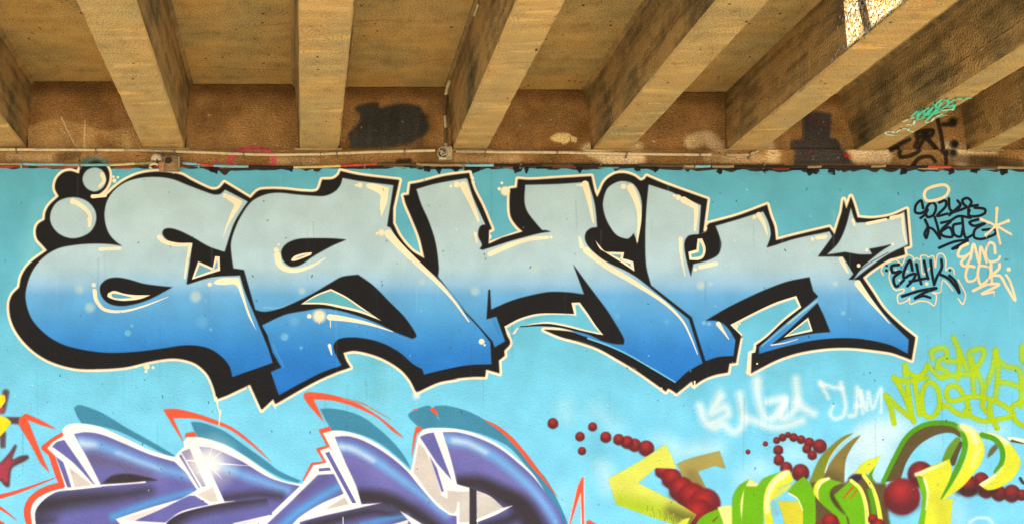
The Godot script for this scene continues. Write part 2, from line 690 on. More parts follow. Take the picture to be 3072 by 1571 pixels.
func paint_top_edge(cv: Canvas) -> void:
	# layers of older paint showing above the blue
	part_id(cv, "old_paint_edge", "ragged strip of black, red and brown older paint")
	cv.frame = [0.0, 0.0, 1.0]
	var r2 := RandomNumberGenerator.new()
	r2.seed = 9
	var edge := "!-180,480"
	var x := -180.0
	var top := []
	while x < 3260:
		var depth := 505.0 + r2.randf_range(-2, 4)
		if x > 620 and x < 960: depth = 511 + r2.randf_range(-4, 7)
		if x > 1250: depth = 507 + r2.randf_range(-2, 5)
		if x > 2040: depth = 511 + r2.randf_range(-3, 5)
		if x > 2420: depth = 513 + r2.randf_range(-5, 6)
		if r2.randf() < 0.05: depth += 9
		top.append(Vector2(x, depth))
		x += r2.randf_range(7, 24)
	var back := ""
	for i in top.size(): back += " %s%d,%d" % ["!" if r2.randf() < 0.4 else "", top[i].x, top[i].y]
	cv.poly(edge + back + " !3262,480", c8(52, 46, 42))
	for i in 150:
		var px := r2.randf_range(-180, 3250)
		var w := r2.randf_range(14, 80)
		var py := 497.0 + r2.randf_range(-4, 5) + (5 if px > 2040 else 0)
		var t := r2.randf()
		var col := c8(34, 30, 30)
		if px < 470: col = c8(196, 66, 48) if t < 0.6 else (c8(110, 76, 52) if t < 0.85 else c8(36, 40, 70))
		elif px < 960: col = c8(214, 74, 72) if t < 0.55 else (c8(120, 190, 200) if t < 0.75 else c8(40, 32, 32))
		elif px < 1130: col = c8(224, 110, 84) if t < 0.6 else c8(44, 36, 34)
		else: col = c8(30, 27, 29) if t < 0.42 else (c8(120, 104, 78) if t < 0.7 else (c8(120, 196, 212) if t < 0.82 else (c8(205, 190, 160) if t < 0.92 else c8(150, 58, 44))))
		cv.stroke("%d,%d %d,%d" % [px, py, px + w, py + r2.randf_range(-2, 2)], col, r2.randf_range(5, 14), -1, 1.0, r2.randf_range(0.6, 1.0))
	for i in 24:
		var px := r2.randf_range(620, 3200)
		if px > 960 and px < 1260: continue
		cv.stroke("%d,%d %d,%d" % [px, 507 + (7 if px > 2040 else 0), px + r2.randf_range(-8, 8), 511 + r2.randf_range(0, 9) + (6 if px > 2400 else 0)], c8(24, 22, 26), r2.randf_range(12, 34), 6, 2.0, 0.9)
	# a little overspray of blue back over it
	for i in 30:
		var px := r2.randf_range(-180, 3200)
		cv.stroke("%d,%d %d,%d" % [px, 519, px + r2.randf_range(10, 60), 520], sky_rows[18], r2.randf_range(6, 12), 2, 2.0, 0.9)

func paint_mist(cv: Canvas) -> void:
	cv.id = 0
	# white overspray drifting over the blue low on the right
	var w := c8(236, 250, 250)
	for a in [["B4 850,950 930,700 1100,520 1300,420", 330, 0.55], ["B4 1050,560 1250,700 1150,860", 260, 0.5], ["B4 1500,470 1700,560", 200, 0.2], ["B4 300,640 450,700", 190, 0.35],
			["B4 -100,900 30,800", 200, 0.4], ["B3 780,800 850,960", 150, 0.5], ["B3 420,220 430,300", 120, 0.3], ["B3 720,260 900,420", 150, 0.25], ["B3 1500,640 1850,600", 130, 0.5],
			["B3 1300,520 1420,560", 90, 0.4], ["B4 1280,440 1000,430 1150,400", 40, 0.6], ["B4 2000,450 2300,440", 110, 0.45], ["B4 1850,1100 1900,1300", 200, 0.25], ["B3 400,1040 520,1200", 240, 0.15]]:
		cv.stroke(a[0], w, a[1], -1, 46.0, a[2])

func paint_left_star(cv: Canvas) -> void:
	part_id(cv, "painted_star", "yellow star with dark red smoky edges cut by the left margin")
	var dark := c8(92, 62, 66)
	cv.stroke("B1 50,80 30,220 20,260", dark, 60, 40, 8.0, 0.9)
	cv.stroke("B1 170,345 60,340", dark, 66, 60, 6.0, 0.95)
	cv.stroke("B1 20,580 20,470", dark, 50, 60, 7.0, 0.9)
	cv.poly("B1 !-420,100 !0,100 !40,105 45,160 !0,225 !-420,300", c8(250, 228, 40), 1.0)
	cv.stroke("B1 -20,260 20,240", c8(176, 70, 76), 60, 30, 6.0)
	cv.poly("B1 !-420,330 !0,298 60,320 !102,360 60,420 !0,490 !-420,520", c8(250, 228, 40), 1.0)
	part_id(cv, "painted_starfish", "dark red starfish shape with black smoky outline")
	cv.poly("B1 !-300,790 !0,740 80,650 140,565 150,590 110,710 180,680 255,670 265,700 200,740 110,790 90,880 80,970 40,960 !0,910 !-300,1000", dark, 3.0)
	cv.poly("B1 !-300,800 !0,755 80,680 125,610 95,720 190,700 120,745 80,800 60,930 !0,890 !-300,980", c8(182, 66, 84), 4.0, 0.9)

func paint_purple(cv: Canvas) -> void:
	var white := c8(255, 252, 246)
	var violet := c8(106, 106, 174)
	var deep := c8(62, 56, 62)
	var ice := c8(120, 178, 236)
	var beige := c8(214, 206, 196)
	var red := c8(244, 92, 62)
	part_id(cv, "purple_letter_piece", "white edged purple lettering with blue wing shadows and orange red outlines along the bottom")
	var piece := cv.id
	# blue shadow wings
	var shade := c8(66, 140, 172)
	var wing := cv.id
	for p in ["B1 !690,225 725,200 780,205 950,270 1200,420 1400,530 !1645,675 !1580,680 1350,560 1100,440 900,390 !765,375 720,300",
			"B1 !1790,355 1900,365 2100,440 2300,580 2509,730 2610,810 2720,865 !2830,912 !2800,930 2660,890 2509,810 2300,670 2100,560 !1860,500 1820,430",
			"B2 !500,235 600,230 750,255 900,310 1050,420 1200,560 1300,690 !1358,800 1200,660 1050,550 900,480 760,445 !615,440 560,350",
			"B2 1330,290 1400,240 1500,205 !1540,205 !1555,245 !1585,205 1700,205 1900,260 2100,370 2300,530 2430,690 2520,780 2620,880 2720,1060 2820,1280 !2860,1420 !2780,1420 2600,980 2509,860 2300,610 2100,500 1900,440 1700,420 !1470,430 1390,370"]:
		part_id(cv, "painted_wing_shadow", "", piece)
		cv.poly(p, shade, 0.6)
	cv.id = piece
	cv.poly("B2 !1590,280 !1640,352 !1600,310", c8(110, 196, 226))
	cv.stroke("B2 1560,240 1600,280", red, 40, 26)
	cv.stroke("B2 1385,243 1415,240", red, 16, 10)
	# red outlines
	part_id(cv, "painted_red_outline", "", piece)
	cv.poly("B1 !170,330 !235,275 400,350 !530,430 400,392 !255,338 300,450 400,700 !465,840 380,750 300,600 !170,380", red, 0.5)
	cv.poly("B1 !1530,238 1650,235 1800,265 2000,330 2200,420 2400,580 2509,690 !2565,750 2450,650 2300,525 2150,425 2000,372 1850,328 !1622,320 1680,440 !1732,562 1640,420", red, 0.5)
	cv.poly("B2 350,90 400,75 600,100 800,160 1000,270 1150,380 !1300,515 1200,455 1050,325 900,245 750,188 600,152 !440,145 !540,360 430,240 355,140", red, 0.5)
	cv.stroke("B2 720,142 900,185 1020,250 1165,330", c8(214, 130, 100), 22, 6, 3.0, 0.8)
	cv.stroke("B1 582,482 500,530 !410,600 !475,655 530,820 !582,950 450,985 330,1050 265,1130 250,1220 280,1340 !300,1420", red, 52, 64)
	cv.stroke("B1 -420,1150 0,1058 200,1000 515,882", red, 70, 8)
	cv.stroke("B1 -300,1000 0,1170 150,1280", red, 70, 6)
	cv.stroke("B1 -200,1290 0,1315 60,1400", red, 50)
	cv.poly("B1 !1735,500 !1740,465 1800,450 !1830,452 !1852,500 1790,500", red, 0.5)
	cv.poly("B2 !485,430 !590,398 !612,442 !535,462 !600,590 !680,690 !765,880 640,690 !560,570", red, 0.5)
	cv.stroke("B2 585,588 !478,614 !550,735 !425,752 345,905", red, 26, 20)
	cv.poly("B2 !1400,410 1430,395 !1465,430 !1410,470 1385,600 !1362,700 1380,500", red, 0.5)
	cv.poly("B2 !2030,330 2150,380 2300,490 2400,600 2509,740 !2760,1090 2500,790 2350,600 2200,450", red, 0.8)
	cv.poly("B3 !590,870 !606,870 !606,1000 !612,1420 !572,1420 !570,1050 !430,1420 !540,960", white, 1.2)
	cv.poly("B3 !586,876 !602,876 !598,1000 !606,1420 !588,1420 !572,1020 !440,1420 !544,960", red, 0.5)
	cv.poly("B3 !625,1300 !650,1278 !730,1325 !760,1420 !640,1420", red, 0.5)
	# white body
	part_id(cv, "painted_white_edge", "", piece)
	var body := cv.poly("B1 !590,490 !580,430 620,388 690,370 800,375 950,408 1200,520 1400,618 !1642,690 !1672,640 !1730,590 !1722,540 !1760,500 1900,505 2100,570 2300,680 2509,825 2660,910 !2838,945 !2945,770 !3070,738 !3010,630 !3095,592 !3130,640 !3035,462 3160,438 3309,460 3509,540 3709,680 !3862,820 !3930,500 3980,430 4109,412 4309,425 4509,478 4709,580 4909,740 5040,880 5180,1120 !5350,1420 !330,1440 300,1340 288,1210 320,1110 420,1035 !612,978 !520,680 !440,605 500,540", white, 0.5)
	# fills
	var A := "B1 !690,470 800,452 950,475 1150,555 1400,660 !1640,732 !1740,830 !1850,995 !1700,1080 1400,1165 !1080,1270 !1250,1440 !360,1440 335,1330 330,1200 400,1100 520,1020 !640,1000 !950,968 !940,940 820,700"
	part_id(cv, "painted_letter", "", piece)
	var m := cv.poly(A, violet, 0.5)
	cv.stroke("B1 720,640 900,660 1200,760 1500,880", c8(140, 134, 200), 150, 100, 40.0, 0.5, m)
	cv.stroke("B1 660,540 900,575 1150,660 1400,760 1750,860", ice, 110, 70, 22.0, 0.95, m)
	cv.stroke("B1 760,560 880,575", c8(226, 238, 252), 60, 40, 20.0, 0.8, m)
	cv.stroke("B1 1100,650 1300,730 1500,800", c8(190, 216, 246), 36, 20, 12.0, 0.6, m)
	cv.stroke("B1 880,700 1100,760 1400,850", c8(100, 94, 128), 120, 60, 30.0, 0.8, m)
	cv.stroke("B1 380,1150 700,1090 1100,1050 1400,1000", deep, 190, 60, 34.0, 0.95, m)
	cv.stroke("B1 350,1300 500,1280", deep, 120, 40, 30.0, 0.8, m)
	cv.stroke("B1 1060,1250 1300,1160 1500,1095 1800,1010", c8(84, 166, 226), 64, 40, 16.0, 0.95, m)
	cv.poly("B1 !950,940 1050,862 1200,845 1400,880 !1490,908 1200,930", deep, 2.5)
	cv.poly("B1 !950,946 1200,930 !1370,914 !1365,930 1100,952 !700,982 !640,1000 !930,966", white, 0.5)
	part_id(cv, "painted_letter", "", piece)
	cv.poly("B1 !485,590 530,545 !600,525 !892,950 !872,942 700,755 570,650", violet, 0.5)
	cv.poly("B1 !520,680 !590,735 630,850 !668,972 !628,972", violet, 0.5)
	cv.poly("B1 !640,780 !870,952 !700,972", beige, 1.5)
	part_id(cv, "painted_letter", "", piece)
	cv.poly("B1 !1680,672 !1700,660 !1880,975 !1868,980", violet, 0.5)
	cv.poly("B1 !1702,640 !1780,605 !1935,962 !1900,972", c8(150, 146, 176), 0.5)
	cv.stroke("B1 1760,720 1830,720", white, 14)
	var B := "B1 !1868,588 2000,605 2250,715 2509,870 2660,925 !2820,960 !2540,1225 !2480,1240 !2200,1100 !2110,1105 1980,830"
	part_id(cv, "painted_letter", "", piece)
	m = cv.poly(B, violet, 0.5)
	cv.stroke("B1 2050,760 2300,860 2509,930 2700,1000", ice, 90, 60, 20.0, 0.95, m)
	cv.stroke("B1 2120,1080 2400,1040 2640,1060", deep, 80, 60, 24.0, 0.85, m)
	m = cv.poly("B1 !1530,1440 1560,1317 1620,1260 1720,1210 1950,1150 2200,1105 !2509,1070 !2560,1230 !2200,1310 !1900,1440", violet, 0.5)
	cv.stroke("B1 1600,1300 1800,1200 2200,1130 2500,1090", deep, 130, 60, 26.0, 0.95, m)
	cv.poly("B1 !2509,1240 !2540,1228 !2460,1300 !2100,1440 !1980,1440 !2200,1312", white, 0.5)
	cv.stroke("B1 2250,1330 2480,1262", c8(206, 200, 206), 40, 10, 8.0, 0.6)
	cv.poly("B1 !1850,1042 !2000,965 !2050,1105 !1975,1110", beige, 1.2)
	cv.poly("B1 !1258,1287 1500,1180 !1775,1050 !1830,1050 !1962,1135 1700,1200 !1550,1305", violet, 0.5)
	cv.poly("B1 !1130,1272 !1600,1125 !1680,1092 1480,1190 !1250,1282", c8(236, 228, 222), 1.5)
	# glow of the painted glint, a spray of white
	cv.dots("B1 1940,735", white, 90, 34.0, 1.0)
	cv.dots("B1 1980,740", white, 150, 60.0, 0.8)
	for q in ["B1 1950,740 1750,560", "B1 1950,740 2350,770", "B1 1950,740 1850,840", "B1 1950,740 2080,890", "B1 1950,740 1990,600", "B1 1950,740 2080,640", "B1 1950,740 1760,720", "B1 1950,740 2060,820"]:
		cv.stroke(q, white, 20, 3, 2.5, 0.9)
	# second group
	part_id(cv, "painted_letter", "", piece)
	m = cv.poly("B2 !480,855 !630,845 !722,1032 500,1130 300,1255 !240,1317 !120,1440 !-60,1440 !0,1317 !200,1130", violet, 0.5)
	cv.stroke("B2 60,1420 250,1240 420,1120 700,950", c8(90, 168, 228), 80, 60, 18.0, 0.95, m)
	cv.stroke("B2 300,1060 560,880", c8(96, 88, 128), 60, 30, 18.0, 0.7, m)
	cv.poly("B2 !485,795 !590,785 !604,814 !490,822", violet)
	cv.poly("B2 !548,650 !585,635 !842,1118 !805,1122", violet)
	cv.poly("B2 !540,1182 !730,1065 !772,1130", beige, 1.2)
	part_id(cv, "painted_letter", "", piece)
	m = cv.poly("B2 !638,496 760,490 900,530 1100,640 1300,800 1450,980 1600,1150 !1720,1236 !1785,1242 !1790,1440 !300,1440 !310,1300 500,1248 800,1182 !1095,1116 !892,1130 840,960 740,740", violet, 0.5)
	cv.stroke("B2 740,700 900,760 1150,940 1350,1100", c8(136, 130, 198), 120, 90, 40.0, 0.5, m)
	cv.stroke("B2 660,580 850,620 1080,760 1350,960 1700,1230", ice, 100, 60, 18.0, 0.95, m)
	cv.stroke("B2 700,590 800,610 1000,720", c8(222, 234, 250), 46, 34, 14.0, 0.8, m)
	cv.stroke("B2 900,1060 1100,1080 1300,1160 1500,1280 1640,1380", deep, 150, 110, 24.0, 1.0, m)
	cv.stroke("B2 400,1340 700,1260 1000,1200 1250,1250", deep, 110, 70, 24.0, 0.95, m)
	cv.stroke("B2 900,1330 1050,1290 1320,1240", c8(84, 160, 226), 60, 30, 14.0, 0.9, m)
	cv.poly("B2 !1250,1192 1350,1250 !1480,1330 !1560,1440 !1460,1440 !1330,1280", white, 0.5)
	cv.poly("B2 !1335,1275 !1300,1440 !1080,1440 !1150,1330", c8(236, 228, 222), 0.6)
	cv.stroke("B2 716,1255 718,1340", white, 10, 8, 1.0, 0.8)
	part_id(cv, "painted_letter", "", piece)
	cv.poly("B2 !1425,556 !1480,602 1560,770 !1645,1050 !1700,1080 !1700,1000 !1780,1012 !1912,1010 !1912,1300 !1812,1300 !1812,1110 !1795,1110 1780,1200 1755,1218 1700,1200 1550,1060 !1378,832", beige, 1.0)
	cv.poly("B2 !1440,498 1500,468 !1570,455 !1742,908 !1600,745", violet, 0.5)
	cv.poly("B2 !1528,670 !1600,790 !1666,1012 !1645,1016", violet, 0.5)
	cv.poly("B2 !1972,1008 2100,1062 !2226,1162 !1980,1272", beige, 1.0)
	part_id(cv, "painted_letter", "", piece)
	m = cv.poly("B2 !1655,452 1800,455 2000,512 2200,612 2400,772 2509,875 2600,990 2740,1180 !2810,1317 !2870,1440 !1985,1440 !1985,1290 2150,1230 !2316,1142 !2226,1164 2100,1054 !1972,1002 !1976,1440 !1908,1440 !1908,975 !1792,942 1720,660", violet, 0.5)
	cv.stroke("B2 1760,640 1950,700 2200,850 2450,1080", c8(136, 130, 198), 120, 90, 40.0, 0.5, m)
	cv.stroke("B2 1680,520 1900,560 2150,690 2350,850 2509,1000 2620,1140 2720,1300", ice, 110, 70, 18.0, 0.95, m)
	cv.stroke("B2 1760,530 1900,560 2060,640", c8(222, 234, 250), 44, 32, 14.0, 0.8, m)
	cv.stroke("B2 1830,930 2000,940 2200,1030 2400,1150 2540,1380", deep, 130, 220, 24.0, 1.0, m)
	cv.stroke("B2 2050,1360 2250,1290 2350,1240", deep, 130, 100, 20.0, 0.9, m)
	cv.poly("B2 !1910,980 !1972,1000 !1978,1440 !1910,1440", deep, 0.6)
	cv.stroke("B2 1985,1285 2150,1225 2310,1145", white, 26, 4)

func bead(cv: Canvas, at: String, r: float, parent: int, dark := 0.0) -> void:
	part_id(cv, "painted_bead", "", parent)
	var base := c8(124, 34, 38).lerp(c8(74, 40, 36), dark)
	cv.dots(at, base, r, 2.0 + r * 0.02, 0.95)
	var f: Array = cv.frame
	var p := at.split(" ")[1].split(",")
	var x := float(p[0])
	var y := float(p[1])
	cv.dots("%f,%f" % [x - r * 0.1, y - r * 0.35], c8(222, 60, 52).lerp(c8(160, 44, 44), dark), r * 0.42, 1.0 + r * 0.7 * 0.6 / f[2], 0.62)
	cv.stroke("%f,%f %f,%f %f,%f" % [x - r * 0.75, y + r * 0.45, x, y + r * 0.85, x + r * 0.75, y + r * 0.45], c8(84, 44, 40), r * 0.5, -1, maxf(3.0, r * 0.1), 0.5)

func paint_green(cv: Canvas) -> void:
	var green := c8(112, 184, 18)
	var leaf := c8(84, 160, 22)
	var yellow := c8(226, 230, 58)
	var pale := c8(252, 250, 206)
	var brown := c8(98, 84, 50)
	var olive := c8(146, 132, 58)
	part_id(cv, "green_ribbon_piece", "curling green and yellow ribbon lettering with red beads at the lower right")
	var piece := cv.id
	# bead string flying out to the left
	for b in [["B3 310,370", 50], ["B3 565,494", 44], ["B3 684,402", 42], ["B3 808,500", 52], ["B3 584,630", 38], ["B3 1190,605", 74], ["B3 1080,575", 62], ["B3 1010,548", 60], ["B3 930,522", 52], ["B3 2312,562", 24], ["B3 2148,638", 22]]:
		bead(cv, b[0], b[1], piece, 0.15)
	part_id(cv, "painted_arrow_ribbon", "", piece)
	var m := cv.poly("B3 !1475,752 1600,700 !1880,628 !1940,800 !1835,770 !1675,825 !1790,1050 !1690,1010 !1560,920", c8(170, 158, 84), 1.6)
	cv.stroke("B3 1620,860 1720,1010", c8(120, 104, 60), 110, 90, 24.0, 0.5, m)
	for b in [["B3 1350,815", 78], ["B3 1430,890", 96], ["B3 1520,990", 118], ["B3 1620,1070", 140], ["B3 1740,1130", 150], ["B3 1680,1230", 150]]:
		bead(cv, b[0], b[1], piece, 0.05)
	part_id(cv, "painted_arrow_ribbon", "", piece)
	m = cv.poly("B3 !830,890 1100,740 !1370,565 1420,660 !1475,797 !1280,790 !1112,930 1500,1130 !1660,1232 !1500,1440 !1440,1317 1250,1255 !905,1132", c8(222, 228, 96), 1.0)
	cv.stroke("B3 950,1110 1250,1200 1560,1300", c8(176, 204, 42), 150, 210, 34.0, 0.9, m)
	cv.stroke("B3 1420,1200 1560,1260 1650,1300", brown, 90, 160, 30.0, 0.75, m)
	var r2 := RandomNumberGenerator.new()
	r2.seed = 3
	for i in 34:
		var x := r2.randf_range(1160, 1580)
		var y := 1130 + (x - 1160) * 0.28 + r2.randf_range(0, 90)
		cv.stroke("%f,%f %f,%f" % [x, y, x + r2.randf_range(-14, 14), y + r2.randf_range(20, 70)], c8(206, 226, 90) if i % 2 else c8(118, 128, 40), 7, 4, 1.0, 0.7, m)
	# bead ring and its chain
	for b in [["B4 185,530", 32], ["B4 240,503", 36], ["B4 292,478", 28], ["B4 345,502", 40], ["B4 415,522", 40], ["B4 492,552", 48], ["B4 470,610", 42], ["B4 520,670", 44], ["B4 590,585", 66], ["B4 200,622", 46], ["B4 206,716", 50], ["B4 275,790", 58], ["B4 410,835", 82]]:
		bead(cv, b[0], b[1], piece, 0.35)
	# brown shade behind the curls
	part_id(cv, "painted_shadow", "", piece)
	cv.poly("B4 !500,900 640,840 820,930 !900,850 1010,840 1120,930 !1210,930 1240,1060 1240,1250 !1290,1440 !280,1440 !480,1100", brown, 4.0)
	part_id(cv, "painted_leaf", "", piece)
	m = cv.poly("B4 !908,460 820,490 700,580 600,690 530,830 !500,930 !640,900 650,800 700,680 790,560", c8(136, 134, 46), 1.5)
	cv.stroke("B4 560,900 640,700", c8(110, 150, 30), 70, 50, 20.0, 0.6, m)
	m = cv.poly("B4 !980,478 900,520 760,650 680,760 !630,890 !820,940 835,720 890,600", c8(140, 122, 62), 1.2)
	cv.stroke("B4 660,880 760,900", brown, 150, 120, 30.0, 0.8, m)
	cv.stroke("B4 640,830 690,690 790,560 910,480 1080,430", c8(226, 240, 226), 12, 6, 3.0, 0.9)
	# far curls at the right
	part_id(cv, "painted_ribbon", "", piece)
	cv.poly("B4 !2350,500 2430,502 2600,540 !2900,640 !2900,690 2509,565 2400,540", pale, 1.0)
	cv.stroke("B4 2400,535 2509,560", brown, 26, 12, 2.0)
	cv.poly("B4 !2168,700 2190,620 !2250,560 !2270,600 2220,660", c8(110, 106, 70), 1.0)
	cv.stroke("B4 1790,720 1830,610 1890,530", c8(110, 150, 40), 90, 60, 4.0)
	cv.stroke("B4 1840,740 1880,640 1920,560", c8(84, 80, 48), 60, 40, 4.0)
	for b in [["B4 1540,850", 122], ["B4 2110,905", 74], ["B4 1990,960", 100], ["B4 2160,1000", 74], ["B4 2280,1030", 72], ["B4 2400,1030", 82], ["B4 2495,1045", 52], ["B4 2600,1060", 60]]:
		bead(cv, b[0], b[1], piece, 0.45)
	cv.stroke("B4 1900,1010 2100,1010 2250,1010", c8(60, 44, 40), 60, 60, 14.0, 0.7)
	part_id(cv, "painted_ribbon", "", piece)
	m = cv.poly("B4 !2080,458 2200,460 2330,512 2430,620 2482,730 2440,850 2330,950 2180,1000 !2088,945 !2110,930 2230,850 2320,740 2335,640 2270,540 2160,480", yellow, 0.8)
	cv.stroke("B4 2090,460 2250,480 2350,540", pale, 50, 70, 12.0, 0.9, m)
	cv.stroke("B4 2120,480 2240,520 2305,610 2310,720 2250,830", leaf, 52, 40, 3.0)
	cv.stroke("B4 2100,950 2210,880 2300,790", pale, 60, 20, 10.0, 0.9, m)
	# big arch
	part_id(cv, "painted_ribbon", "tall green arch ribbon with brown underside", piece)
	cv.poly("B4 !1190,925 1280,740 1380,560 1500,430 1650,372 1800,360 1910,430 !1920,510 1850,465 1750,462 1620,510 1500,600 1410,730 !1350,900", brown, 1.2)
	cv.stroke("B4 1190,920 1300,690 1420,490 1580,385 1780,368 1900,410 1950,500 1955,610 1900,770 1810,950 1715,1085", leaf, 40, 54, 2.5)
	cv.poly("B4 !1900,385 2000,400 2090,480 2142,600 2130,700 2050,830 1930,970 !1722,1112 1850,920 1950,730 1988,570 1960,470", yellow, 0.8)
	cv.stroke("B4 1930,400 2020,450 2060,540", pale, 60, 60, 14.0, 0.9)
	cv.stroke("B4 2080,620 2020,780", pale, 60, 30, 16.0, 0.5)
	bead(cv, "B4 1365,1060", 172, piece, 0.0)
	part_id(cv, "painted_ribbon", "", piece)
	m = cv.poly("B4 !1490,850 1600,790 !1812,705 1835,830 !1722,1090 !1845,1075 !1810,1440 !1500,1440 1590,1150 !1560,880", yellow, 0.8)
	cv.poly("B4 !1500,868 !1572,880 1602,1050 !1560,1440 !1490,1440 1556,1100", green, 0.8)
	cv.stroke("B4 1500,852 1640,800 1780,740", pale, 40, 8, 6.0, 0.9)
	cv.stroke("B4 1575,890 1605,1020 1590,1180", pale, 26, 12, 4.0, 0.9)
	cv.stroke("B4 1700,1080 1760,1240 1740,1400", c8(206, 200, 60), 70, 120, 30.0, 0.6, m)
	# peaks and curls in the middle
	part_id(cv, "painted_ribbon", "", piece)
	cv.poly("B4 !915,842 1000,742 !1166,672 !1095,820 1010,845", yellow, 0.8)
	cv.poly("B4 !1110,775 1085,870 !1130,940 1050,870 !1060,840", leaf, 1.0)
	cv.poly("B4 860,890 940,850 !1000,870 !940,930", c8(54, 50, 70), 3.0)
	part_id(cv, "painted_ribbon", "", piece)
	cv.poly("B3 !1600,1440 1700,1260 !1880,1165 1940,1317 !1960,1440", green, 0.8)
	cv.stroke("B3 1820,1290 1860,1250", c8(150, 70, 40), 18, 10, 2.0)
	cv.poly("B3 !1860,1158 1990,1148 2030,1317 !2060,1440 !1960,1440", c8(238, 236, 140), 1.2)
	cv.poly("B3 !1470,1330 1540,1272 !1606,1258 1575,1320 !1540,1440 !1440,1440", c8(220, 224, 70), 1.2)
	part_id(cv, "painted_ribbon", "", piece)
	cv.poly("B3 !2000,1440 2002,1080 2060,960 !2165,892 2110,1010 2080,1160 !2120,1440", green, 0.8)
	cv.poly("B3 !2160,895 !2248,935 2190,1080 2185,1250 !2230,1440 !2110,1440 2076,1160 2100,1020", c8(238, 236, 150), 1.0)
	part_id(cv, "painted_ribbon", "", piece)
	cv.poly("B4 !-120,960 0,960 60,890 !225,825 150,900 85,1000 60,1150 !60,1440 !-160,1440", green, 0.8)
	cv.poly("B4 !225,825 !305,808 !347,910 200,990 !148,1062 130,1150 160,1317 !175,1440 !90,1440 60,1180 80,1000 150,890", yellow, 0.8)
	cv.stroke("B4 270,840 150,940 100,1080 95,1200", pale, 60, 40, 10.0, 0.85)
	cv.stroke("B4 160,1050 300,960", c8(240, 228, 60), 70, 40, 8.0, 0.8)
	cv.poly("B4 !120,1110 170,1110 200,1190 !215,1230 !140,1240", c8(136, 200, 216), 1.0)
	part_id(cv, "painted_ribbon", "", piece)
	cv.poly("B4 !190,1100 !400,1105 435,1200 !432,1440 !280,1440 240,1240", c8(220, 212, 56), 2.0)
	cv.poly("B4 !288,1012 360,930 !438,868 500,940 545,1050 !552,1440 !428,1440 432,1190 370,1075", green, 1.0)
	cv.stroke("B4 300,1030 380,1080 430,1190", pale, 16, 8, 2.0, 0.9)
	part_id(cv, "painted_ribbon", "", piece)
	cv.poly("B4 690,890 600,892 545,940 533,1030 !605,1122 578,1030 605,960", yellow, 0.8)
	cv.stroke("B4 670,892 600,930 572,1000 580,1060", pale, 30, 12, 6.0, 0.9)
	cv.poly("B4 !692,895 !800,930 705,980 690,1060 740,1150 !835,1235 !880,1440 720,1230 600,1115 578,1020 615,940", green, 1.0)
	part_id(cv, "painted_ribbon", "", piece)
	cv.poly("B4 !718,1050 !882,905 960,960 1010,1060 1035,1200 !1050,1440 !900,1440 !860,1260 790,1170", green, 1.0)
	cv.stroke("B4 886,908 970,985 1020,1120 1038,1280 1045,1430", c8(244, 242, 110), 34, 44, 3.0)
	cv.stroke("B4 1005,860 1080,970 1130,1110 1165,1300 1180,1430", c8(240, 238, 90), 40, 46, 3.0)
	cv.stroke("B4 1060,1000 1090,1130 1110,1300", leaf, 40, 50, 5.0)
	cv.stroke("B4 900,970 810,1075", c8(220, 80, 40), 20, 12, 3.0)
	cv.stroke("B4 938,1005 872,1085", c8(220, 80, 40), 14, 10, 3.0)
	cv.poly("B4 690,1000 720,1050 790,1160 830,1230 740,1150 690,1060", c8(70, 64, 40), 4.0, 0.8)
	for b in [["B4 690,1300", 80], ["B4 1090,1270", 46], ["B4 1145,1330", 62], ["B4 590,1360", 60]]: bead(cv, b[0], b[1], piece, 0.0)
	cv.id = piece
	cv.stroke("B4 2000,1300 2080,1260 2180,1270 2230,1330", c8(214, 244, 248), 34, 30, 6.0, 0.8)
	cv.stroke("B4 2480,890 2509,930 2700,1000", c8(60, 70, 70), 30, 30, 3.0)

